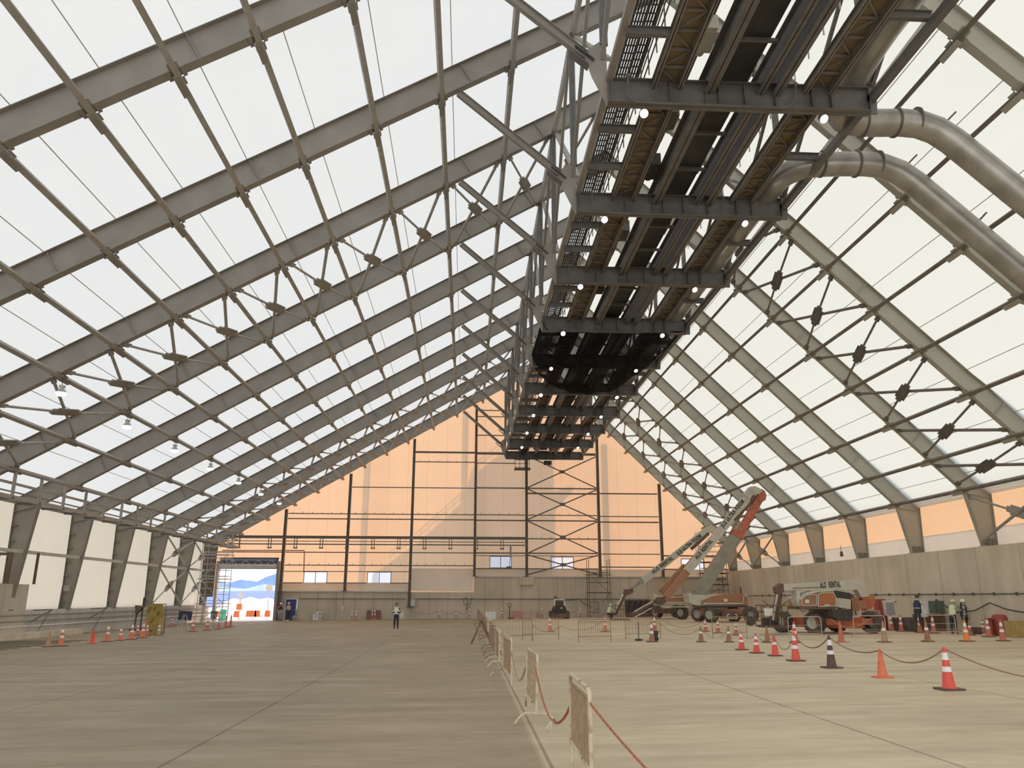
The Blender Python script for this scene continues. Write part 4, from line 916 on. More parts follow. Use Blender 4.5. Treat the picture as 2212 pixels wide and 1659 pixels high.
hood(pl([(1852, 1297), (1869, 1297), (1872, 1315), (1853, 1316)], Y1-.45), Y1-.45, Y1+.5, BRNOR, 'rear_hood', o)
hood(pl([(1862, 1290), (1888, 1286), (1892, 1298), (1884, 1314), (1872, 1318), (1866, 1300)], Y1-.3), Y1-.3, Y1+.3, ORRED, 'turret_foot', o)
hood(pl([(1798, 1318), (1830, 1316), (1841, 1322), (1843, 1338), (1834, 1341), (1812, 1339), (1798, 1332)], Y1-1.5), Y1-1.5, Y1-1.0, BLACK, 'counterweight_tray', o)
hood(pl([(1693, 1262), (1856, 1252), (1862, 1256), (1868, 1268), (1880, 1290), (1862, 1291), (1852, 1274), (1694, 1276)], Y1-.28), Y1-.28, Y1+.28, CREAM, 'main_boom', o)
a_, c_ = PY(1712, 1270.5, Y1-.3), PY(1771, 1268.5, Y1-.3); MB().bar(a_, c_, .04, .05).build('boom_rib', BRNOR, o)
a_, c_ = PY(1696, 1278, Y1), PY(1724, 1278, Y1); MB().bar(a_, c_, .1, .1).build('lower_link', CREAM, o)
t_ = PY(1793.5, 1263.6, Y1-.29); dd = V(PY(1816, 1262.3, Y1-.29))-V(PY(1772, 1265, Y1-.29)); text('ALO  RENTAL', t_, dd, .42, o, dd.length)
hood(pl([(1676, 1268), (1688, 1260), (1694, 1262), (1694, 1278), (1686, 1285), (1678, 1280)], Y1-.25), Y1-.25, Y1+.25, DKBR, 'knuckle', o)
MB().bar(PY(1683, 1280, Y1), PY(1672, 1343, Y1-.4), .26, .3).build('jib', DKBR, o); MB().bar(PY(1679, 1284, Y1-.3), PY(1669.5, 1340, Y1-.6), .06, .1).build('jib_rail', CREAM, o)
hood(pl([(1650, 1314), (1670, 1314), (1668, 1330), (1652, 1330)], Y1-.8), Y1-.8, Y1-.75, WHITE, 'platform_sign', o)
b = MB()
for z_ in (1308, 1322, 1352): 
    a_, c_ = PY(1645, z_, Y1-.7), PY(1702, z_, Y1-.7); b.tube(a_, c_, .03, 6); b.tube(a_+V((0, .9, 0)), c_+V((0, .9, 0)), .03, 6)
for x_ in (1645, 1664, 1683, 1702):
    a_, c_ = PY(x_, 1308, Y1-.7), PY(x_, 1354, Y1-.7); b.tube(a_, c_, .03, 6); b.tube(a_+V((0, .9, 0)), c_+V((0, .9, 0)), .03, 6)
b.build('platform_rail', DKBR, o); a_ = PY(1673, 1354, Y1-.25); MB().box(a_, (1.55, .95, .06)).build('platform_floor', DKBR, o); a_ = PY(1664, 1345, Y1-.2); MB().box(a_, (.8, .5, .5)).build('control_box', BLACK, o)
# -- tall boom lift in the middle
Y2 = 64.5; o = thing('boom_lift', 'tall boom lift with olive lower boom and orange-red upper section, chevron tyred wheels', 'boom lift', F(1560, 1344))
for (a_, c_) in ((1510, 1342), (1537, 1344.5), (1586, 1343), (1622.8, 1344)):
    w_ = F(a_, c_); w_.z += .58; wheel(w_, (-.75, -.66, 0) if a_ < 1560 else (.6, .8, 0), .58, .55, o)
c1, c2 = F(1515, 1343), F(1618, 1343); MB().bar(c1+V((0, 0, .75)), c2+V((0, 0, .75)), 1.5, .5).build('chassis', BRNOR, o)
c1 = PY(1575, 1328, Y2-1.2); MB().box(c1, (1.3, .5, .5)).build('front_tray', DKBR, o); b = MB(); b.path([PY(1571, 1337, Y2-1.6), PY(1572, 1327, Y2-1.6), PY(1576, 1327, Y2-1.6)], .05, 6).path([PY(1587, 1327, Y2-1.6), PY(1591, 1327, Y2-1.6), PY(1592, 1337, Y2-1.6)], .05, 6).tube(PY(1571, 1336, Y2-1.6), PY(1592, 1336, Y2-1.6), .05, 6).build('tow_hoop', CREAM, o)
hood(pl([(1487, 1281), (1491, 1281), (1494, 1284), (1534, 1286), (1545, 1283), (1614, 1283), (1615, 1308), (1506, 1308), (1490, 1302)], Y2-.8), Y2-.8, Y2+.9, CREAM, 'counterweight', o)
hood(pl([(1516, 1305), (1516, 1298), (1535, 1290), (1552, 1285), (1575, 1282), (1606, 1283), (1614, 1290), (1616, 1307)], Y2-.95), Y2-.95, Y2+1.0, BRNOR, 'engine_hood', o)
MB().bar(PY(1520, 1303.5, Y2-1), PY(1604, 1303.5, Y2-1), .05, .1).bar(PY(1604, 1303.5, Y2-1), PY(1607, 1287, Y2-1), .05, .08).build('reflective_stripe', CREAM, o); MB().box(PY(1567.5, 1296.5, Y2-.99), (.28, .04, .22)).build('decal', WHITE, o); hood(pl([(1506, 1312), (1616, 1312), (1616, 1307), (1506, 1307)], Y2-.7), Y2-.7, Y2+.7, DKBR, 'lower_skirt', o)
MB().tube(PY(1601, 1283, Y2), PY(1599, 1268, Y2), .07, 8).build('exhaust', DKBR, o)
a_, c_ = PY(1508, 1284, Y2), PY(1592, 1155, Y2); d = (c_-a_).normalized()
MB().bar(a_, c_, .7, .92, up=(d.z, 0, -d.x), h2=.92).bar(a_-d*.3, a_+d*.3, .6, .8, up=(d.z, 0, -d.x)).build('lower_boom', OLIVE, o)
MB().bar(c_-d*.25, c_+d*.15, .8, 1.02, up=(d.z, 0, -d.x)).build('boom_collar', ORRED, o)
MB().tube(PY(1521, 1285, Y2-.1), PY(1534, 1262, Y2-.1), .16, 12).tube(PY(1534, 1262, Y2-.1), PY(1541, 1247, Y2-.1), .08, 10).build('lift_cylinder', DKBR, o)
k1, k2 = PY(1597, 1154, Y2), PY(1644, 1070, Y2); MB().bar(k1, k2, .5, .6, up=(d.z, 0, -d.x)).build('inner_boom', ORRED, o)
hood(pl([(1636, 1058), (1645, 1056), (1652, 1060), (1656, 1070), (1654, 1080), (1646, 1085), (1638, 1080), (1641, 1070)], Y2-.3), Y2-.3, Y2+.3, ORRED, 'boom_head', o)
hood(pl([(1622, 1051), (1632, 1050), (1644, 1056), (1646, 1061), (1640, 1067), (1627, 1069), (1619, 1077), (1608, 1068)], Y2-.36), Y2-.36, Y2+.36, CREAM, 'upper_head', o)
MB().tube(PY(1625, 1083, Y2-.2), PY(1586, 1124, Y2-.2), .11, 10).tube(PY(1628, 1070, Y2-.1), PY(1622, 1084, Y2-.1), .22, 10).build('upper_cylinder', DKBR, o)
MB().tube(PY(1614, 1092, Y2-.1), PY(1578, 1150, Y2-.1), .07, 8).build('link_rod', BRNOR, o)
u1, u2 = PY(1618, 1071, Y2), PY(1484, 1235, Y2); du = (u2-u1).normalized(); upu = (-du.z, 0, du.x)
MB().bar(u1, u2, .5, .62, up=upu).build('upper_boom', CREAM, o)
v1, v2 = PY(1486, 1233, Y2), PY(1438, 1291, Y2); MB().bar(v1, v2, .42, .5, up=upu).build('telescopic_section', BRNOR, o)
off = V((0, -.27, 0)); td = -du
def on(t, A=u1, B=u2, o_=off): return A.lerp(B, t)+o_
def ftext(s, pa, pb, Y, size, o):
    A, B = PY(*pa, Y), PY(*pb, Y); text(s, (A+B)/2, B-A, size, o, (B-A).length)
ftext('JLG ULTRA BOOM', (1559.5, 1137.5), (1606, 1081), Y2-.27, .46, o); ftext('ALO RENTAL', (1503, 1206.5), (1537.5, 1167), Y2-.27, .46, o)
hood(pl([(1420, 1290), (1436, 1289), (1440, 1300), (1430, 1308), (1418, 1304)], Y2-.3), Y2-.3, Y2+.3, DKBR, 'knuckle', o)
j1, j2 = PY(1418, 1297, Y2), PY(1364, 1328, Y2-.5); MB().bar(j1, j2, .25, .26).build('jib', DKBR, o); MB().bar(PY(1410, 1299, Y2-.2), PY(1370, 1321, Y2-.6), .05, .09).bar(PY(1408, 1313, Y2-.2), PY(1368, 1335, Y2-.6), .05, .09).build('jib_rail', CREAM, o)
# -- left boom lift with lowered platform
Y3 = 72.5; o = thing('boom_lift', 'left boom lift, platform lowered to the slab beside a crouching worker', 'boom lift', F(1450, 1338))
for (a_, c_) in ((1419.5, 1336), (1474, 1338)):
    w_ = F(a_, c_); w_.z += .58; wheel(w_, (-.8, -.6, 0), .58, .5, o); w_ = w_+V((2.4, 2.0, 0)); w_.z = fz(w_.x)+.58; wheel(w_, (.8, .6, 0), .58, .5, o)
MB().bar(F(1420, 1337)+V((0, .8, .7)), F(1490, 1337)+V((0, .8, .7)), 1.4, .45).build('chassis', DKBR, o); MB().bar(PY(1436, 1311, Y3-1), PY(1490, 1311, Y3-1), .1, .07).build('side_step', WHITE, o)
hood(pl([(1412, 1283), (1416, 1283), (1422, 1287), (1442, 1288), (1486, 1284), (1490, 1303), (1424, 1304), (1414, 1298)], Y3-.8), Y3-.8, Y3+.8, CREAM, 'counterweight', o)
hood(pl([(1434, 1303), (1446, 1292), (1465, 1284), (1490, 1283), (1490, 1304)], Y3-.95), Y3-.95, Y3+.9, BRNOR, 'engine_hood', o); MB().bar(PY(1448, 1291, Y3-1), PY(1487, 1288, Y3-1), .05, .09).bar(PY(1436, 1301.5, Y3-1), PY(1490, 1302, Y3-1), .05, .11).build('reflective_stripe', CREAM, o)
a_, m_, c_ = PY(1432, 1283, Y3), PY(1484, 1226, Y3), PY(1556, 1143, Y3); d = (c_-a_).normalized(); MB().bar(a_, m_, .6, .92, up=(d.z, 0, -d.x)).bar(m_, c_, .4, .5, up=(d.z, 0, -d.x)).build('lower_boom', BRNOR, o)
hood(pl([(1530, 1136), (1538, 1133), (1549, 1144), (1546, 1149), (1532, 1150), (1524, 1152), (1518, 1146)], Y3-.5), Y3-.5, Y3+.2, CREAM, 'upper_head', o)
u1, u2 = PY(1530, 1142, Y3-.3), PY(1388, 1254, Y3-.3); du = (u2-u1).normalized(); upu = (-du.z, 0, du.x)
MB().bar(u1, u2, .42, .5, up=upu).build('upper_boom', CREAM, o); MB().tube(PY(1531, 1152, Y3-.5), PY(1493, 1186, Y3-.5), .15, 10).build('upper_cylinder', DKBR, o); MB().bar(PY(1386, 1262, Y3-.5), PY(1368, 1276, Y3-.5), .06, .09, up=upu).bar(PY(1476, 1194, Y3-.6), PY(1390, 1262, Y3-.6), .05, .1, up=upu).build('hose_rail', CREAM, o)
ftext('JLG ULTRA BOOM', (1463, 1197), (1514, 1156.5), Y3-.53, .42, o); ftext('ALO RENTAL', (1409, 1237), (1453, 1204), Y3-.53, .42, o)
MB().bar(PY(1386, 1257, Y3-.3), PY(1366, 1273, Y3-.3), .4, .46, up=upu).build('boom_sleeve', OLIVE, o)
hood(pl([(1350, 1273), (1360, 1273), (1367, 1270), (1368, 1280), (1356, 1286), (1349, 1283)], Y3-.6), Y3-.6, Y3, DKBR, 'knuckle', o)
MB().bar(PY(1351, 1281, Y3-.5), PY(1328, 1327, Y3-1.2), .24, .26).build('jib', DKBR, o); MB().bar(PY(1346, 1284, Y3-.7), PY(1328, 1323, Y3-1.3), .05, .1).bar(PY(1337, 1300, Y3-.9), PY(1331, 1311, Y3-1.3), .05, .1).build('jib_rail', WHITE, o)
b = MB(); Yp = Y3-1.6
for z_ in (1308, 1316, 1338):
    a_, c_ = PY(1330, z_, Yp), PY(1353, z_, Yp); b.tube(a_, c_, .03, 6); b.tube(a_+V((0, .9, 0)), c_+V((0, .9, 0)), .03, 6)
for x_ in (1330, 1335, 1341, 1347, 1353):
    a_, c_ = PY(x_, 1306, Yp), PY(x_, 1338, Yp); b.tube(a_, c_, .025, 6)
b.build('platform_rail', DKBR, o); MB().box(PY(1340, 1338, Yp+.4), (1.6, .9, .06)).build('platform_floor', DKBR, o)
q = F(1317, 1339); person(q, -1.2, 'person in white shirt crouching beside the lowered platform of the left boom lift', pose='crouch', h=1.8, top=WHITE, vest=LIME, legs=BLACK, bend=.3, arms='reach')
# tarp-covered frame behind
o = thing('tarp_cover', 'dark purple tarpaulin draped over a rail behind the left boom lift', 'tarpaulin', PY(1380, 1335, 80)); s = MB(); n = 30
for i in range(n+1):
    for j in range(7):
        t = j/6; x = PY(1350+62*i/n, 1300, 80).x; s.v.append((x, 80+.12*math.sin(i*1.1+j)+.3*t, 1.85-1.35*t-.15*abs(math.sin(i*.5))*(t)))
for i in range(n):
    for j in range(6): a = i*7+j; s.f.append((a, a+1, a+8, a+7)); s.sm.append(True)
s.build('sheet', TARP, o)
for x_ in (1352, 1380, 1409): q = PY(x_, 1300, 80.2); MB().tube((q.x, 80.2, fz(q.x)), (q.x, 80.2, 1.85), .04, 6).build('post', DKBR, o)
q1, q2 = PY(1350, 1330, 79), PY(1412, 1326, 79)
for i, (a_, c_) in enumerate(((1327, 1326), (1331, 1330))): tag(MB().tube(PY(1352, a_, 79), PY(1412, c_, 79), .1, 10).build('steel_pipe', DKBR), '%s brown pipe lying low in front of the tarpaulin' % ('upper' if i == 0 else 'lower'), 'pipe')
# ------------------------------------------------------------------ scaffolds
def scaffold(x, y, w, d, zs, zt, label, m=STEELD, ladder=True, bays=1, rails=None):
    z0 = fz(x); o = thing('scaffold_tower', label, 'scaffold', (x, y, z0))
    for i in range(bays+1):
        for dy in (0, d): MB().tube((x+w*i/bays, y+dy, z0), (x+w*i/bays, y+dy, zt), .035, 6).build('standard', m, o)
    b = MB()
    for z in (rails or [z0+.5+i*.98 for i in range(int((zt-z0)/.98))]):
        for dy in (0, d): b.tube((x, y+dy, z), (x+w, y+dy, z), .025, 5)
        for dx in (0, w): b.tube((x+dx, y, z), (x+dx, y+d, z), .025, 5)
    b.build('ledger', m, o); b = MB(); k = 1; zz = [z0]+list(zs)
    for a_, c_ in zip(zz, zz[1:]):
        b.tube((x if k else x+w, y, a_), (x+w if k else x, y, c_), .025, 5); k = 1-k
    b.build('diagonal', m, o)
    for z in zs: MB().box((x+w/2, y+d/2, z), (w+.4, d+.1, .06)).build('platform', m, o)
    if ladder: b = MB(); b.tube((x+w*.2, y-.05, z0), (x+w*.42, y+.1, zt-1.0), .025, 5); b.build('ladder', GAL, o)
    return o
q = PY(1273, 1330, 82.4); scaffold(q.x, 82.0, PY(1318, 1330, 82.4).x-q.x, 1.4, (2.55, 4.35), 5.9, 'grey scaffold tower standing against the concrete end wall')
q = PY(1524, 1290, 80.5); scaffold(q.x, 80.3, 2.3, 1.6, (1.2, 2.3, 3.4, 4.5, 5.6), 7.4, 'grey stair scaffold in the far right corner behind the lifts', rails=[.6+.55*i for i in range(13)])
q = PY(424, 1345, 76.5); scaffold(q.x, 76.2, 2.3, 1.8, (1.5, 3.7, 5.9), 7.6, 'grey scaffold tower left of the roller door', GALW, rails=[.1+.55*i for i in range(14)])
xa_ = PY(445, 1200, 79.5).x; MB_ = MB().box((xa_+.5, 79.5, 4.4), (1.05, .1, 4.6)); tag(MB_.build('scaffold_sheet', STEELB), 'brown sheet hanging behind the scaffold by the roller door', 'sheet')
# ------------------------------------------------------------------ roller door, small doorway
o = thing('door_1', 'x', 'x'); del o['label']; del o['category']; o['kind'] = 'structure'; o.location = (-22.4, 84.4, 0)
ORG[o.name] = V((-22.4, 84.4, 0))
MB().box((-22.4, 84.6, 5.45), (5.9, .3, 1.15)).build('header', mat('blue_grey_header_sheet', (.07,.09,.16), .6), o)  # dark blue-grey panel above the opening
MB().box((-19.35, 84.4, 2.7), (.28, .5, 5.9)).build('jamb', GAL, o); MB().box((-25.45, 84.4, 2.7), (.28, .5, 5.9)).build('jamb', GALW, o)
MB().tube((-25.3, 84.15, 5.15), (-19.5, 84.15, 5.15), .2, 16).build('roll', WHITE, o)
b = MB(); b.bar((-25.3, 83.8, 5.75), (-19.5, 83.8, 5.75), .07, .07).bar((-25.3, 83.8, 5.1), (-19.5, 83.8, 5.1), .07, .07)
for i in range(9): x = -25.2+i*.65; b.bar((x, 83.8, 5.1 if i % 2 else 5.75), (x+.65, 83.8, 5.75 if i % 2 else 5.1), .05, .05)
b.build('truss', GALW, o)
b = MB(); b.box((-17.85, 84.55, .85), (1.06, .08, 2.05)); o = b.build('door_2', BLUED); o['kind'] = 'structure'
MB().bar((-18.42, 84.42, -.2), (-18.42, 84.42, 1.93), .08, .08).bar((-18.42, 84.42, 1.93), (-17.28, 84.42, 1.93), .08, .08).bar((-17.28, 84.42, -.2), (-17.28, 84.42, 1.93), .08, .08).build('door_frame', GALW, o); MB().box((-17.4, 84.45, .85), (.06, .1, .12)).build('handle', GALW, o)
# ------------------------------------------------------------------ things along the end wall
def boxthing(name, c, d, m, label, cat_, extra=None):
    o = thing(name, label, cat_, (c[0], c[1], c[2]-d[2]/2)); b = MB(); b.box(c, d); b.build('body', m, o)
    MB().box((c[0], c[1]-d[1]/2-.012, c[2]), (d[0]*.84, .02, d[2]*.82)).build('front_panel', extra or m, o); return o
q = PY(891, 1302, 84); boxthing('electrical_cabinet', (q.x, 84.3, q.z), (.62, .3, .78), GAL, 'grey electrical cabinet on the end wall beside the column foot', 'cabinet', GALW)
q = PY(740.5, 1313, 84.2); o = thing('wall_socket_box', 'small white socket box hanging from a cable on the concrete end wall', 'socket', q); MB().box(q, (.14, .1, .3)).box(q+V((0, 0, -.25)), (.1, .1, .2)).build('box', WHITE, o); MB().tube(q, q+V((0, 0, 1.65)), .015, 5).build('cable', BLACK, o)
q = F(693, 1339.5); q.y = 83.9; o = thing('fan_unit', 'white fan unit with round grille standing by the end wall', 'fan', q); MB().box(q+V((-.05, 0, .42)), (.62, .4, .82)).box(q+V((-.55, 0, .33)), (.3, .3, .62)).build('casing', WHITE, o); MB().path([q+V((.05+.15*math.cos(t), -.22, .42+.3*math.sin(t))) for t in [i*PI/10 for i in range(20)]], .03, 6, closed=True, caps=False).build('grille_ring', BLACK, o)
for i, (x_, h_, m) in enumerate(((637, .42, DKBR), (643, .5, GAL), (648, .4, GAL))): q = F(x_, 1339.5); q.y = 83.7; tag(MB().lathe([(.12, 0), (.14, .05), (.14, h_-.05), (.05, h_)], 12, q).build('bucket', m), 'small %s canister %s of the three by the blue doorway' % (['brown', 'grey', 'low grey'][i], ['left', 'middle', 'right'][i]), 'canister')
def pboard(x0, x1, y0, y1, Y, m, label, cat_='barrier', name='road_barrier', legs=True):
    a_, c_ = PY(x0, y1, Y), PY(x1, y0, Y); z0 = fz(a_.x); o = thing(name, label, cat_, (a_.x, Y, z0)); H_ = c_.z-z0; W_ = c_.x-a_.x
    MB().prism([(a_.x, z0+.12), (a_.x+.02*W_, z0), (a_.x+.25*W_, z0), (a_.x+.28*W_, z0+.12), (c_.x-.28*W_, z0+.12), (c_.x-.25*W_, z0), (c_.x-.02*W_, z0), (c_.x, z0+.12), (c_.x-.03*W_, c_.z-.05), (c_.x-.08*W_, c_.z), (a_.x+.08*W_, c_.z), (a_.x+.03*W_, c_.z-.05)], Y-.18, Y+.18).build('body', m, o)
    b = MB()
    for i in range(5): b.box((a_.x+W_*(i+1)/6, Y-.19, z0+H_*.55), (W_*.03, .03, H_*.45))
    b.build('groove', m, o); return o
pboard(791, 824, 1318, 1336, 83.4, mat('red_brown_board', (.20,.085,.06), .7), 'long red-brown board barrier leaning on the end wall')
pboard(864, 872, 1323, 1335.5, 82.5, WHITE, 'small white barrier right behind the standing person')
pboard(1048, 1071, 1321.5, 1335, 74, WHITE, 'white plastic road barrier behind the barrier line'); pboard(1105, 1130, 1319.5, 1334, 82, PINK, 'faded pink road barrier, left of the small loader'); pboard(1205, 1229, 1320, 1333, 82.5, PINK, 'faded pink road barrier, right of the small loader'); pboard(1157, 1166, 1322, 1334, 82, PINK, 'narrow faded pink barrier left of the loader')
for i, (x_, y_) in enumerate([(777, 1336), (785, 1336), (816, 1336), (821, 1336), (952, 1335), (986, 1335), (1013, 1334), (1081, 1334), (1165.5, 1333.5), (1244, 1332)]):
    q = F(x_, y_); q.y = min(q.y, 83.2)
    where = ['far left of the red-brown board', 'left of the red-brown board', 'right part of the red-brown board', 'right end of the red-brown board', 'under the first swag of chain', 'under the second swag of chain', 'left of the barrier line', 'below the pallet jack', 'left of the small loader', 'right of the small loader'][i]
    o = thing('bollard', 'thin banded bollard by the end wall, %s' % where, 'bollard', q, 'banded bollards along the end wall')
    MB().lathe([(.2, 0), (.2, .04), (.07, .06), (.05, 1.0), (.0, 1.02)], 12, q).build('pole', CDUSTY if i < 4 or i > 6 else GAL, o); MB().lathe([(.065, .45), (.06, .62)], 12, q).build('reflective_band', BAND, o); MB().lathe([(.06, .75), (.058, .95)], 12, q).build('reflective_band', BAND, o)
for i, (a_, c_) in enumerate([(887, 952), (952, 986), (986, 1015), (1081, 1165), (1165, 1215), (1215, 1244)]):
    rope(PY(a_, 1318, 83.0), PY(c_, 1318, 83.0), .35, .03, CHC, 'pale chain swag along the end wall, %s from left' % ORD[i])
# small loader
q = F(1192, 1332.5); q.y = 80; q.z = fz(q.x); o = thing('skid_loader', 'small dark loader machine parked facing the viewer at the end wall', 'loader', q)
for a_ in (-.75, .75): MB().tube(q+V((a_-.17, -.5, .36)), q+V((a_+.17, -.5, .36)), .36, 18).build('wheel', BLACK, o); MB().tube(q+V((a_-.17, .6, .36)), q+V((a_+.17, .6, .36)), .36, 18).build('wheel', BLACK, o)
MB().prism([(-.62+q.x, .3+q.z), (.62+q.x, .3+q.z), (.66+q.x, .75+q.z), (.5+q.x, 1.2+q.z), (-.5+q.x, 1.2+q.z), (-.66+q.x, .75+q.z)], q.y-.7, q.y+.9).build('body', BLACK, o)
b = MB()
for a_ in (-.5, .5): b.bar(q+V((a_*1.05, -.6, .9)), q+V((a_*.9, -.5, 1.78)), .07, .07).bar(q+V((a_*1.05, .5, .9)), q+V((a_*.9, .4, 1.78)), .07, .07)
b.build('cab_post', WHITE, o); MB().box(q+V((0, -.05, 1.8)), (.98, 1.0, .08)).build('cab_roof', WHITE, o); MB().box(q+V((0, .1, 1.3)), (.8, .6, .8)).build('seat', DKBR, o); MB().box(q+V((0, -.95, .3)), (1.75, .5, .4)).build('bucket', DKBR, o); MB().tube(q+V((-.35, 0, 1.84)), q+V((-.35, 0, 2.15)), .06, 8).build('beacon', BLACK, o); MB().box(q+V((.15, -.72, 1.0)), (.2, .02, .1)).build('plate', WHITE, o)
# pallet jack / post
q = F(1093, 1333); q.y = 81; o = thing('pallet_jack', 'dark pallet jack handle standing before the end wall', 'pallet jack', q); MB().bar(q+V((0, 0, .1)), q+V((0, .1, 1.2)), .09, .06).build('handle_bar', BLACK, o); MB().path([q+V((.16*math.cos(t), .1, 1.3+.16*math.sin(t))) for t in [i*PI/8 for i in range(16)]], .03, 6, closed=True, caps=False).build('grip', DKBR, o); MB().box(q+V((.1, -.3, .08)), (.5, 1.1, .1)).build('fork', DKBR, o)
boxthing('site_box', (PY(1308, 1318, 82).x-.1, 81.6, .85+fz(15)), (1.3, .7, 1.3), GAL, 'grey metal site box at the foot of the scaffold tower', 'box')
tag(MB().path([PY(x_, y_, 84.35) for x_, y_ in ((1020, 1290), (1014, 1310), (1008, 1318))]+[PY(1006+5*math.cos(t), 1299+8*math.sin(t), 84.3) for t in [i*PI/6 for i in range(13)]], .025, 5).build('cable_coil', BLACK), 'black cable coil hanging on the concrete end wall', 'cable')
tag(MB().path([PY(x_, y_, 84.35) for x_, y_ in ((1195, 1290), (1220, 1297), (1250, 1294), (1262, 1305), (1280, 1312))], .03, 5).build('hanging_cable', BLACK), 'dark cable drooping on the end wall left of the scaffold', 'cable')
for nme, x0_, x1_, y_, z_, lab in (('a', -18, 28, 84.4, 1.95, 'thin conduit running along the concrete end wall'),):
    tag(MB().bar((-17, 84.4, 1.93), (-6.2, 84.4, 1.93), .05, .07).bar((-5.4, 84.4, 1.93), (27, 84.4, 1.93), .05, .07).build('wall_conduit', STEELD), lab, 'conduit')
tag(MB().path([PY(480, 1189, 83.6), PY(656, 1189, 83.6), PY(657.5, 1191, 83.6), PY(656, 1236, 83.6)], .05, 8).build('red_pipe', RPIPE), 'red oxide pipe over the roller door turning down to the first window', 'pipe')
q = PY(1103, 1205, 83.8); o = thing('control_arm', 'grey box on a bracket in front of the blue window', 'control box', q); MB().bar(PY(1103, 1180, 83.8), PY(1103, 1202, 83.8), .2, .2).build('box', GAL, o); MB().bar(PY(1103, 1200, 83.8), PY(1100, 1226, 83.8), .06, .06).build('arm', STEELD, o); MB().box(PY(1099, 1225, 83.8), (.5, .3, .15)).build('base', STEELD, o)
# ------------------------------------------------------------------ things on the left
q = F(335, 1371); o = thing('mustard_board', 'tall mustard yellow board stand with torn paper and a side flap', 'board', q)
bp = pl([(318, 1306), (352, 1305), (354, 1333), (352, 1369), (341, 1372), (316, 1370), (316, 1340)], q.y); MB().prism(bp, q.y-.03, q.y+.03).build('board', MUST, o)
MB().prism(pl([(343, 1336), (353, 1334), (354, 1361), (352, 1366), (343, 1368)], q.y-.1), q.y-.12, q.y-.08).build('flap', YELB, o)
for (x_, y_, w_, h_) in ((322, 1318, .12, .4), (334, 1315, .1, .3), (329, 1340, .08, .4), (325, 1362, .2, .12), (342, 1325, .15, .25)): c = PY(x_, y_, q.y-.04); MB().box(c, (w_, .01, h_), ry=.4).build('torn_patch', DKMUST, o)
b = MB(); b.path([PY(354, 1369, q.y), PY(358, 1320, q.y+.1), PY(359, 1305, q.y+.1), PY(330, 1305, q.y)], .03, 6).build('frame', DKBR, o)
q = F(303, 1357); q.x = min(q.x, -24.6); q = V((-23.6, 61.2, fz(-23.6))); o = thing('tray_stand', 'dark stand with a tilted tray and a tall post by the low left wall', 'stand', q)
MB().tube(q, q+V((0, 0, 2.3)), .05, 8).tube(q+V((-.45, 0, 0)), q+V((-.35, 0, 1.5)), .05, 8).build('post', BLACK, o); MB().prism([(q.x-.5, q.z+1.75), (q.x+.15, q.z+1.7), (q.x-.4, q.z+1.1)], q.y-.2, q.y+.2).build('tray', DKBR, o); MB().box(q+V((-.2, 0, .04)), (1.0, .5, .08)).build('base', BLACK, o); MB().lathe([(.09, 0), (.1, .1), (.05, .2)], 10, q+V((.08, 0, 2.1))).build('lamp_head', BLACK, o)
q = V((-26.35, 54.6, 1.75)); o = thing('post_lamp', 'short dark post with a small square box on top of the low left wall', 'post', q-V((0, 0, .45))); MB().bar(q+V((0, 0, -.45)), q+V((.05, 0, 1.0)), .1, .1).build('post', STEELD, o); MB().box(q+V((.3, 0, .85)), (.34, .14, .36)).build('box', GAL, o)
for (x_, y_, w_, h_, lab, m) in ((397, 1361, .95, .62, 'dark purple notice boards on a tripod easel', NAVY), (459, 1358, .45, .55, 'small grey board on a tripod easel before the roller door', STEELD)):
    q = F(x_, y_); o = thing('easel', lab, 'easel', q); MB().box(q+V((0, 0, 1.0)), (w_, .05, h_), ry=.05).build('board', m, o)
    for a_, b__ in ((-.38, -.25), (.38, -.25), (0, .4), (-.1, -.3)): MB().tube(q+V((a_, b__, 0)), q+V((a_*.25, 0, 1.1)), .025, 6).build('leg', GALW, o)
for i, z_ in enumerate((.38, .68, 1.02)): tag(MB().tube((-26.05, 47, z_), (-26.05, 84, z_), .05, 8).build('wall_pipe', GAL if i else WHITE), '%s pipe running along the low left wall' % ['lowest white', 'middle grey', 'top grey'][i], 'pipe')
for i, (y_, lab) in enumerate(((51.0, 'dark folding bracket arm at the concrete block end, left wall'), (58.5, 'dark folding bracket arm left of the tray stand'))):
    o = thing('bracket_arm', lab, 'bracket', (-26, y_, 1)); MB().bar((-26.1, y_, 1.28), (-25.0, y_, 1.32), .08, .06).build('arm', STEELD, o); MB().bar((-25.0, y_, 1.3), (-25.9, y_-.6, .6), .07, .06).build('stay', STEELD, o); MB().tube((-25.1, y_, 1.25), (-25.6, y_-.4, -.2), .02, 5).build('rod', STEELD, o)
# step and striped grating
struct('floor_step', MB().box((-25.9, 36, -.15), (1.2, 40, .42)), CW_R)
gm = MB(); gx0, gx1 = -27, -20.2
for i in range(10): y_ = 37.4+i*1.0; gm.box(((-25.2-20.6)/2-(.0), y_, fz(-22.8)+.012), (4.6, .2, .012), ry=-SL)
o = tag(gm.build('floor_grating', mat('dark_slot', (.10,.08,.055), .9)), 'striped floor grating beside the near end of the left cone row', 'grating')
o = thing('steel_frame_machine', 'brown steel frame standing on the concrete block at the left edge', 'machine frame', (-25.9, 48.3, 2.78))
for x_ in (-26.4, -25.7): MB().bar((x_, 46.9, 2.78), (x_, 46.9, 4.4), .16, .16).build('post', DKBR, o)
MB().bar((-26.5, 46.9, 4.4), (-25.6, 46.9, 4.4), .14, .16).build('cross_bar', DKBR, o); MB().bar((-25.6, 49.6, 2.78), (-25.6, 49.6, 4.6), .12, .12).build('post', DKBR, o)
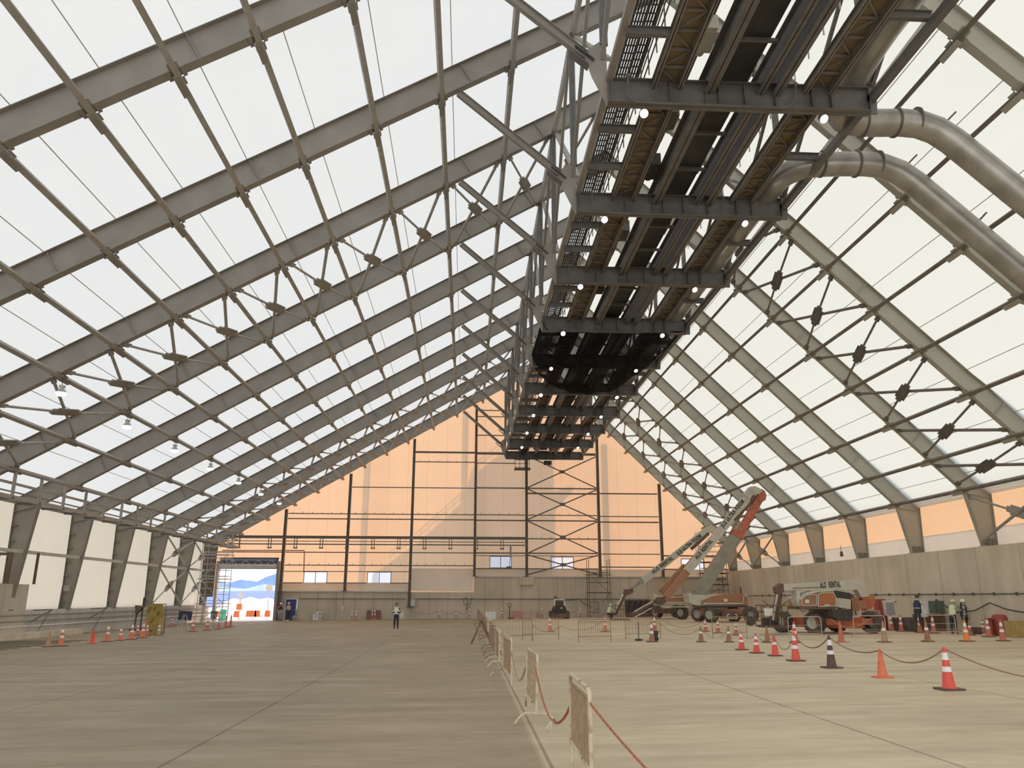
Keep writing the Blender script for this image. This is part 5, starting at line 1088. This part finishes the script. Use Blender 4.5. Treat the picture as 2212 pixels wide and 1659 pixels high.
# ------------------------------------------------------------------ right wall clutter
def XR(px, py, X): d_ = ray(px, py); return d_*(X/d_.x)+V((0, 0, CAMH))
o = thing('wall_conduit', 'thin conduit on clips along the right concrete wall', 'conduit', (27.38, 40, 2.3)); MB().tube((27.38, 20, 2.3), (27.38, 84, 2.3), .03, 6).build('tube', STEELD, o)
c0 = MB().box((27.37, 40, 2.3), (.1, .06, .16)).build('pipe_clip', STEELD, o)
for i in range(24):
    c = c0 if i == 0 else c0.copy()
    if i: C.objects.link(c)
    c.location.y = -4.4+i*1.75
def wc(pts, r, lab): tag(MB().path([V((27.3, y_, z_)) for y_, z_ in pts], r, 5).build('wall_cable', BLACK), lab, 'cable', None)
wc([(36.5, 1.9), (37.6, 1.55), (38.8, 1.42), (40, 1.55), (41.2, 1.85)], .03, 'dark cable drooping on the right wall above the ochre bin'); wc([(41.2, 1.85), (42.5, 1.45), (44.2, 1.3), (46, 1.95)], .03, 'dark cable drooping on the right wall above the workers')
wc([(46.0, 2.0), (45.6, 1.2), (45.7, .9), (46.2, 1.2), (46.0, 2.0)], .07, 'thick bundle of cable hanging on a hook behind the workers'); wc([(43.6, 1.95), (43.3, 1.0), (43.5, .7), (43.8, 1.2), (43.6, 1.9)], .07, 'thick bundle of cable hanging right of the workers')
wc([(50.5, 1.9), (52, 1.3), (54, 1.2), (56.3, 1.9)], .03, 'dark cable swag on the right wall, right of the folded lift'); wc([(56.3, 1.9), (56, .9), (56.6, .9), (56.4, 1.8)], .05, 'cable bundle hanging right of the folded lift'); wc([(62, 1.9), (65, 1.0), (68, 1.85), (71, 1.0), (74, 1.9)], .03, 'cable swags on the wall behind the folded lift platform')
def clutter(name, px0, px1, py0, py1, X, m, label, cat_, dx=.7, extra=None, zfloor=False):
    q = XR((px0+px1)/2, (py0+py1)/2, X); a_, c_ = PY(px0, py1, q.y), PY(px1, py0, q.y); w_ = c_.x-a_.x; z1 = c_.z; z0 = fz(q.x) if zfloor else a_.z
    xc = q.x; o = thing(name, label, cat_, (xc, q.y, z0)); MB().box((xc, q.y, (z0+z1)/2), (w_, .6, z1-z0)).build('body', m, o)
    MB().box((xc, q.y-.32, (z0+z1)/2), (w_*.8, .05, (z1-z0)*.75)).build('front_panel', extra or m, o); return o
q = XR(2161, 1350, 26.3); z0_ = fz(26.3); o = thing('red_tank', 'tall dull red tank standing between the cones and the ochre bin', 'tank', (26.3, q.y, z0_)); MB().lathe([(.3, 0), (.36, .05), (.36, .85), (.3, .98), (.12, 1.02), (0, 1.02)], 18, (26.3, q.y, z0_)).build('body', REDP, o); MB().box((25.9, q.y, z0_+.8), (.5, .3, .08)).box((25.75, q.y, z0_+.4), (.06, .3, .8)).build('bracket', REDP, o)
clutter('ochre_bin', 2180, 2226, 1341, 1368, 26.2, YELB, 'ochre yellow metal bin at the right edge by the wall', 'bin', zfloor=True)
clutter('transformer', 1981, 1998, 1302, 1326, 26.0, NAVY, 'dark transformer cabinet on the stand behind the worker in dark cap', 'transformer'); clutter('transformer', 1998, 2015, 1299, 1326, 25.9, WHITE, 'white finned transformer in the middle of the stand', 'transformer', extra=GREYC); clutter('transformer', 2015, 2032, 1298, 1325, 26.0, mat('dark_green_paint', (.06,.09,.07), .5), 'dark green cabinet beside the lime vest worker', 'cabinet')
clutter('equipment_table', 1982, 2034, 1327, 1364, 26.1, DKBR, 'dark table frame carrying the transformers by the right wall', 'table', zfloor=True); clutter('paper_sign', 1986, 1998, 1325, 1333, 25.6, WHITE, 'white notice sheet fixed below the dark transformer', 'sign')
clutter('parts_rack', 1896, 1907, 1294, 1335, 24.6, REDP, 'dull red rack behind the rear wheel of the folded lift', 'rack', zfloor=True); clutter('wrapped_panel', 1908, 1926, 1297, 1330, 24.9, WHITE, 'white wrapped panel leaning right of the folded lift', 'panel', extra=GREYC)
clutter('dark_crate', 1932, 1980, 1334, 1360, 25.6, DKBR, 'long dark crate behind the row of dusty cones', 'crate', zfloor=True)
clutter('spare_pump', 1962, 1980, 1337, 1358, 24.9, STEELD, 'round grey pump in front of the dark crate', 'pump', zfloor=True)
clutter('tool_chest', 2098, 2112, 1355, 1368, 26.2, DKBR, 'small brown tool chest between cones by the right wall', 'tool chest', zfloor=True)
clutter('brown_crate', 1868, 1896, 1318, 1350, 23.8, PINK, 'dusty pink pallet stack behind the folded lift', 'pallet', zfloor=True)
q = XR(1605, 1325, 23.0); 
tag(MB().path([V((27.9, 58.5, 5.9)), V((27.9, 58.5, 5.4))], .02, 5).lathe([(0, -.35), (.14, -.3), (.1, 0), (0, .1)], 8, (27.9, 58.5, 5.4)).build('hanging_bag', DKBR), 'small brown bag hanging on the orange wall fabric', 'bag')
# wheel frames left of the folded lift
q = F(1640, 1352); o = thing('trailer_frame', 'dark wheeled trailer frame between the tall lift and the folded lift', 'trailer', q); b = MB()
for z_ in (.35, .95): b.bar(q+V((-.8, 0, z_)), q+V((1.0, 0, z_)), .07, .07)
for x_ in (-.8, -.2, .4, 1.0): b.bar(q+V((x_, 0, .3)), q+V((x_, 0, 1.0)), .05, .05)
b.build('frame', DKBR, o)
for x_ in (-.6, .9): MB().tube(q+V((x_, -.12, .32)), q+V((x_, .12, .32)), .32, 16).build('wheel', TYRE, o)
# ------------------------------------------------------------------ outdoors
def ridge(name, Y, pts, m, label, cat_='hill'):
    s = MB(); P_ = [PY(a_, c_, Y) for a_, c_ in pts]; s.add([v for v in P_]+[(v.x, Y-6, -.6) for v in P_]+[(v.x, Y+20, -.6) for v in P_], []); n = len(P_)
    for i in range(n-1): s.f.append((i, i+1, n+i+1, n+i)); s.sm.append(True); s.f.append((i+1, i, 2*n+i, 2*n+i+1)); s.sm.append(True)
    o = s.build(name, m); o['kind'] = 'structure'; return o
HB = mat('hazy_blue_hill', (.24,.42,.80), .9, 0, (.42,.62,.95), .03); HB2 = mat('hazy_blue_terrace', (.28,.40,.82), .9); PILE = mat('pale_gravel', (.95,.95,.95), .9, 0, (.62,.62,.66), 1.2)  # blue skylight tint of the far hills put into the colours
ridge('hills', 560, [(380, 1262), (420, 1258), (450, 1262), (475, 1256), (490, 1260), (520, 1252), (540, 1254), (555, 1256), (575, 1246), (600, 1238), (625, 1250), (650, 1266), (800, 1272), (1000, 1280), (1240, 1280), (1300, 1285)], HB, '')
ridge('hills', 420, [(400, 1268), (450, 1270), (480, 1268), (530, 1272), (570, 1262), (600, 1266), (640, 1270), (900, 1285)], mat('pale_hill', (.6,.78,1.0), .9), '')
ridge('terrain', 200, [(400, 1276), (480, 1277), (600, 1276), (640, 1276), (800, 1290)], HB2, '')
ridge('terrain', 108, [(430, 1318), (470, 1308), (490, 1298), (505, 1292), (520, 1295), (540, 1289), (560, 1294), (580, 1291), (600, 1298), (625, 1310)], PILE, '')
q = PY(520, 1285, 98); o = thing('road_sign', 'white diamond road sign on a post outside the roller door', 'sign', (q.x, 98, -.5)); MB().bar((q.x, 98, q.z), (q.x, 97.97, q.z), .8, .8).v; s = MB(); s.prism([(q.x-.42, q.z), (q.x, q.z-.42), (q.x+.42, q.z), (q.x, q.z+.42)], 97.96, 98.0); s.build('plate', WHITE, o); MB().tube((q.x, 98.05, -.5), (q.x, 98.05, q.z), .04, 6).build('post', GAL, o)
q = PY(582, 1270, 97); o = thing('road_sign', 'round white sign on a tall post at the right of the roller door opening', 'sign', (q.x, 97, -.5)); MB().tube((q.x, 96.9, q.z), (q.x, 96.96, q.z), .42, 20).build('plate', WHITE, o); MB().tube((q.x, 97, -.5), (q.x, 97, q.z), .05, 6).build('post', WHITE, o)
q = PY(482, 1327, 90); o = thing('green_bin', 'bright green bin standing just outside the roller door', 'bin', (q.x, 90, -.5)); MB().lathe([(.26, -.5), (.34, .62), (.38, .62), (.38, .7), (0, .7)], 14, (q.x, 90, q.z-.2)).build('body', GREEN, o)
for i, (x_, y_) in enumerate(((473, 1326), (511, 1326), (517, 1310), (538, 1325), (549, 1325), (556, 1325), (578, 1325))):
    q = PY(x_, y_, 92); o = thing('road_barrier', 'orange plastic road block outside the roller door, %s from left' % ORD[i], 'barrier', (q.x, 92, q.z-.35), 'orange road blocks outside'); MB().prism([(q.x-.3, q.z-.35), (q.x+.3, q.z-.35), (q.x+.24, q.z+.3), (q.x-.24, q.z+.3)], 91.85, 92.15).build('body', CFLUO, o)
# unseen thin tower and stair gallery, outline shaped to cast the end wall shadow
SUN = V((.50, .66, .56)).normalized(); dY = 15.0; sh = V((SUN.x*dY/SUN.y, 0, SUN.z*dY/SUN.y))
TW = mat('shadow_caster_grey', (.45,.47,.55), .7)
pp = [PY(a_, c_, 85.05)+sh for a_, c_ in [(806, 1240), (838, 1218), (905, 1170), (960, 1120), (1008, 1076), (1014, 1048), (1030, 1020), (1075, 985), (1110, 975), (1140, 960), (1196, 960), (1196, 1062), (1236, 1050), (1238, 1060), (1200, 1102), (1198, 1250)]]
pp = [V((pp[0].x, pp[0].y, -.6))]+pp+[V((pp[-1].x, pp[-1].y, -.6))]
tag(MB().prism([(v.x, v.z) for v in pp], 85.05+dY, 85.05+dY+.3).build('shadow_tower', TW), 'unseen thin tower with sloping stair gallery outside, shaped for its shadow on the end wall', 'tower')
for i, (x_, z1) in enumerate(((-13.4, 13), (-10.9, 16.5), (-.4, 22), (14.9, 18.5), (24.8, 9))):
    q = V((x_, 85.05, 0))+V((SUN.x*1.6/SUN.y, 1.6, 0)); 
    if i != 0: tag(MB().box((q.x, q.y, 9), (.5, .3, min(z1, 18)*1.0+8)).build('outside_buttress', TW) if False else MB().box((q.x, q.y, z1/2), (.55, .2, z1+2.5)).build('outside_buttress', TW), 'outside buttress post, shading a grey band on the end wall fabric, %s from left' % ORD[i-1], 'post')  # unseen posts added outside to cast grey bands on the fabric
for (xa, xb, za, zb) in [(27.9+1.2, 29.1, 0, 0)]: pass
# stair rails of the tower seen as fine shadows
o = thing('stair_rail', 'handrails of the outside stair above the tower slope', 'handrail', pp[2]); b = MB()
for k_ in (.55, 1.1): b.path([pp[i]+V((0, dY-.2, k_)) for i in range(2, 9)], .07, 5)
for i in range(2, 8):
    for t in (0, .33, .66): v = pp[i].lerp(pp[i+1], t)+V((0, dY-.2, 0)); b.tube(v, v+V((0, 0, 1.1)), .04, 5)
b.build('rail', TW, o)
# ------------------------------------------------------------------ camera, sun, sky
cam = bpy.data.cameras.new('camera'); co = bpy.data.objects.new('camera', cam); C.objects.link(co)
cam.sensor_fit = 'HORIZONTAL'; cam.sensor_width = 36.0; cam.lens = 36.0*FPX/2212.0; cam.clip_end = 3000
fw = V((math.sin(YAW)*math.cos(PITCH), math.cos(YAW)*math.cos(PITCH), math.sin(PITCH)))
rt = V((math.cos(YAW), -math.sin(YAW), 0)); upv = rt.cross(fw)
rt2 = rt*math.cos(ROLL)+upv*math.sin(ROLL); up2 = upv*math.cos(ROLL)-rt*math.sin(ROLL)
M = Matrix((rt2, up2, -fw)).transposed().to_4x4(); M.translation = V((0, 0, CAMH)); co.matrix_world = M
bpy.context.scene.camera = co
SUN = V((.50, .66, .56)).normalized()
sl = bpy.data.lights.new('sun', 'SUN'); so = bpy.data.objects.new('sun', sl); C.objects.link(so)
sl.energy = 2.75; sl.angle = math.radians(.6); sl.color = (1, .60, .34); so.rotation_euler = SUN.to_track_quat('Z', 'Y').to_euler(); so.location = (60, 160, 90)
w = bpy.data.worlds.new('sky'); bpy.context.scene.world = w; w.use_nodes = True; nt = w.node_tree; bg = nt.nodes['Background']
tc = nt.nodes.new('ShaderNodeTexCoord'); sp = nt.nodes.new('ShaderNodeSeparateXYZ'); r = nt.nodes.new('ShaderNodeValToRGB')
r.color_ramp.elements[0].position = 0; r.color_ramp.elements[0].color = (1.05, 1.04, 1.02, 1); r.color_ramp.elements[1].position = .45; r.color_ramp.elements[1].color = (.70, .73, .80, 1)
nt.links.new(tc.outputs['Generated'], sp.inputs[0]); nt.links.new(sp.outputs[2], r.inputs[0]); nt.links.new(r.outputs[0], bg.inputs[0]); bg.inputs[1].default_value = 1.65
sc = bpy.context.scene
sc.view_settings.view_transform = 'Standard'; sc.view_settings.look = 'None'; sc.view_settings.exposure = 0; sc.view_settings.gamma = 1.15
sc.cycles.use_denoising = True; sc.cycles.max_bounces = 8; sc.cycles.diffuse_bounces = 5; sc.cycles.transparent_max_bounces = 12; sc.cycles.sample_clamp_indirect = 6
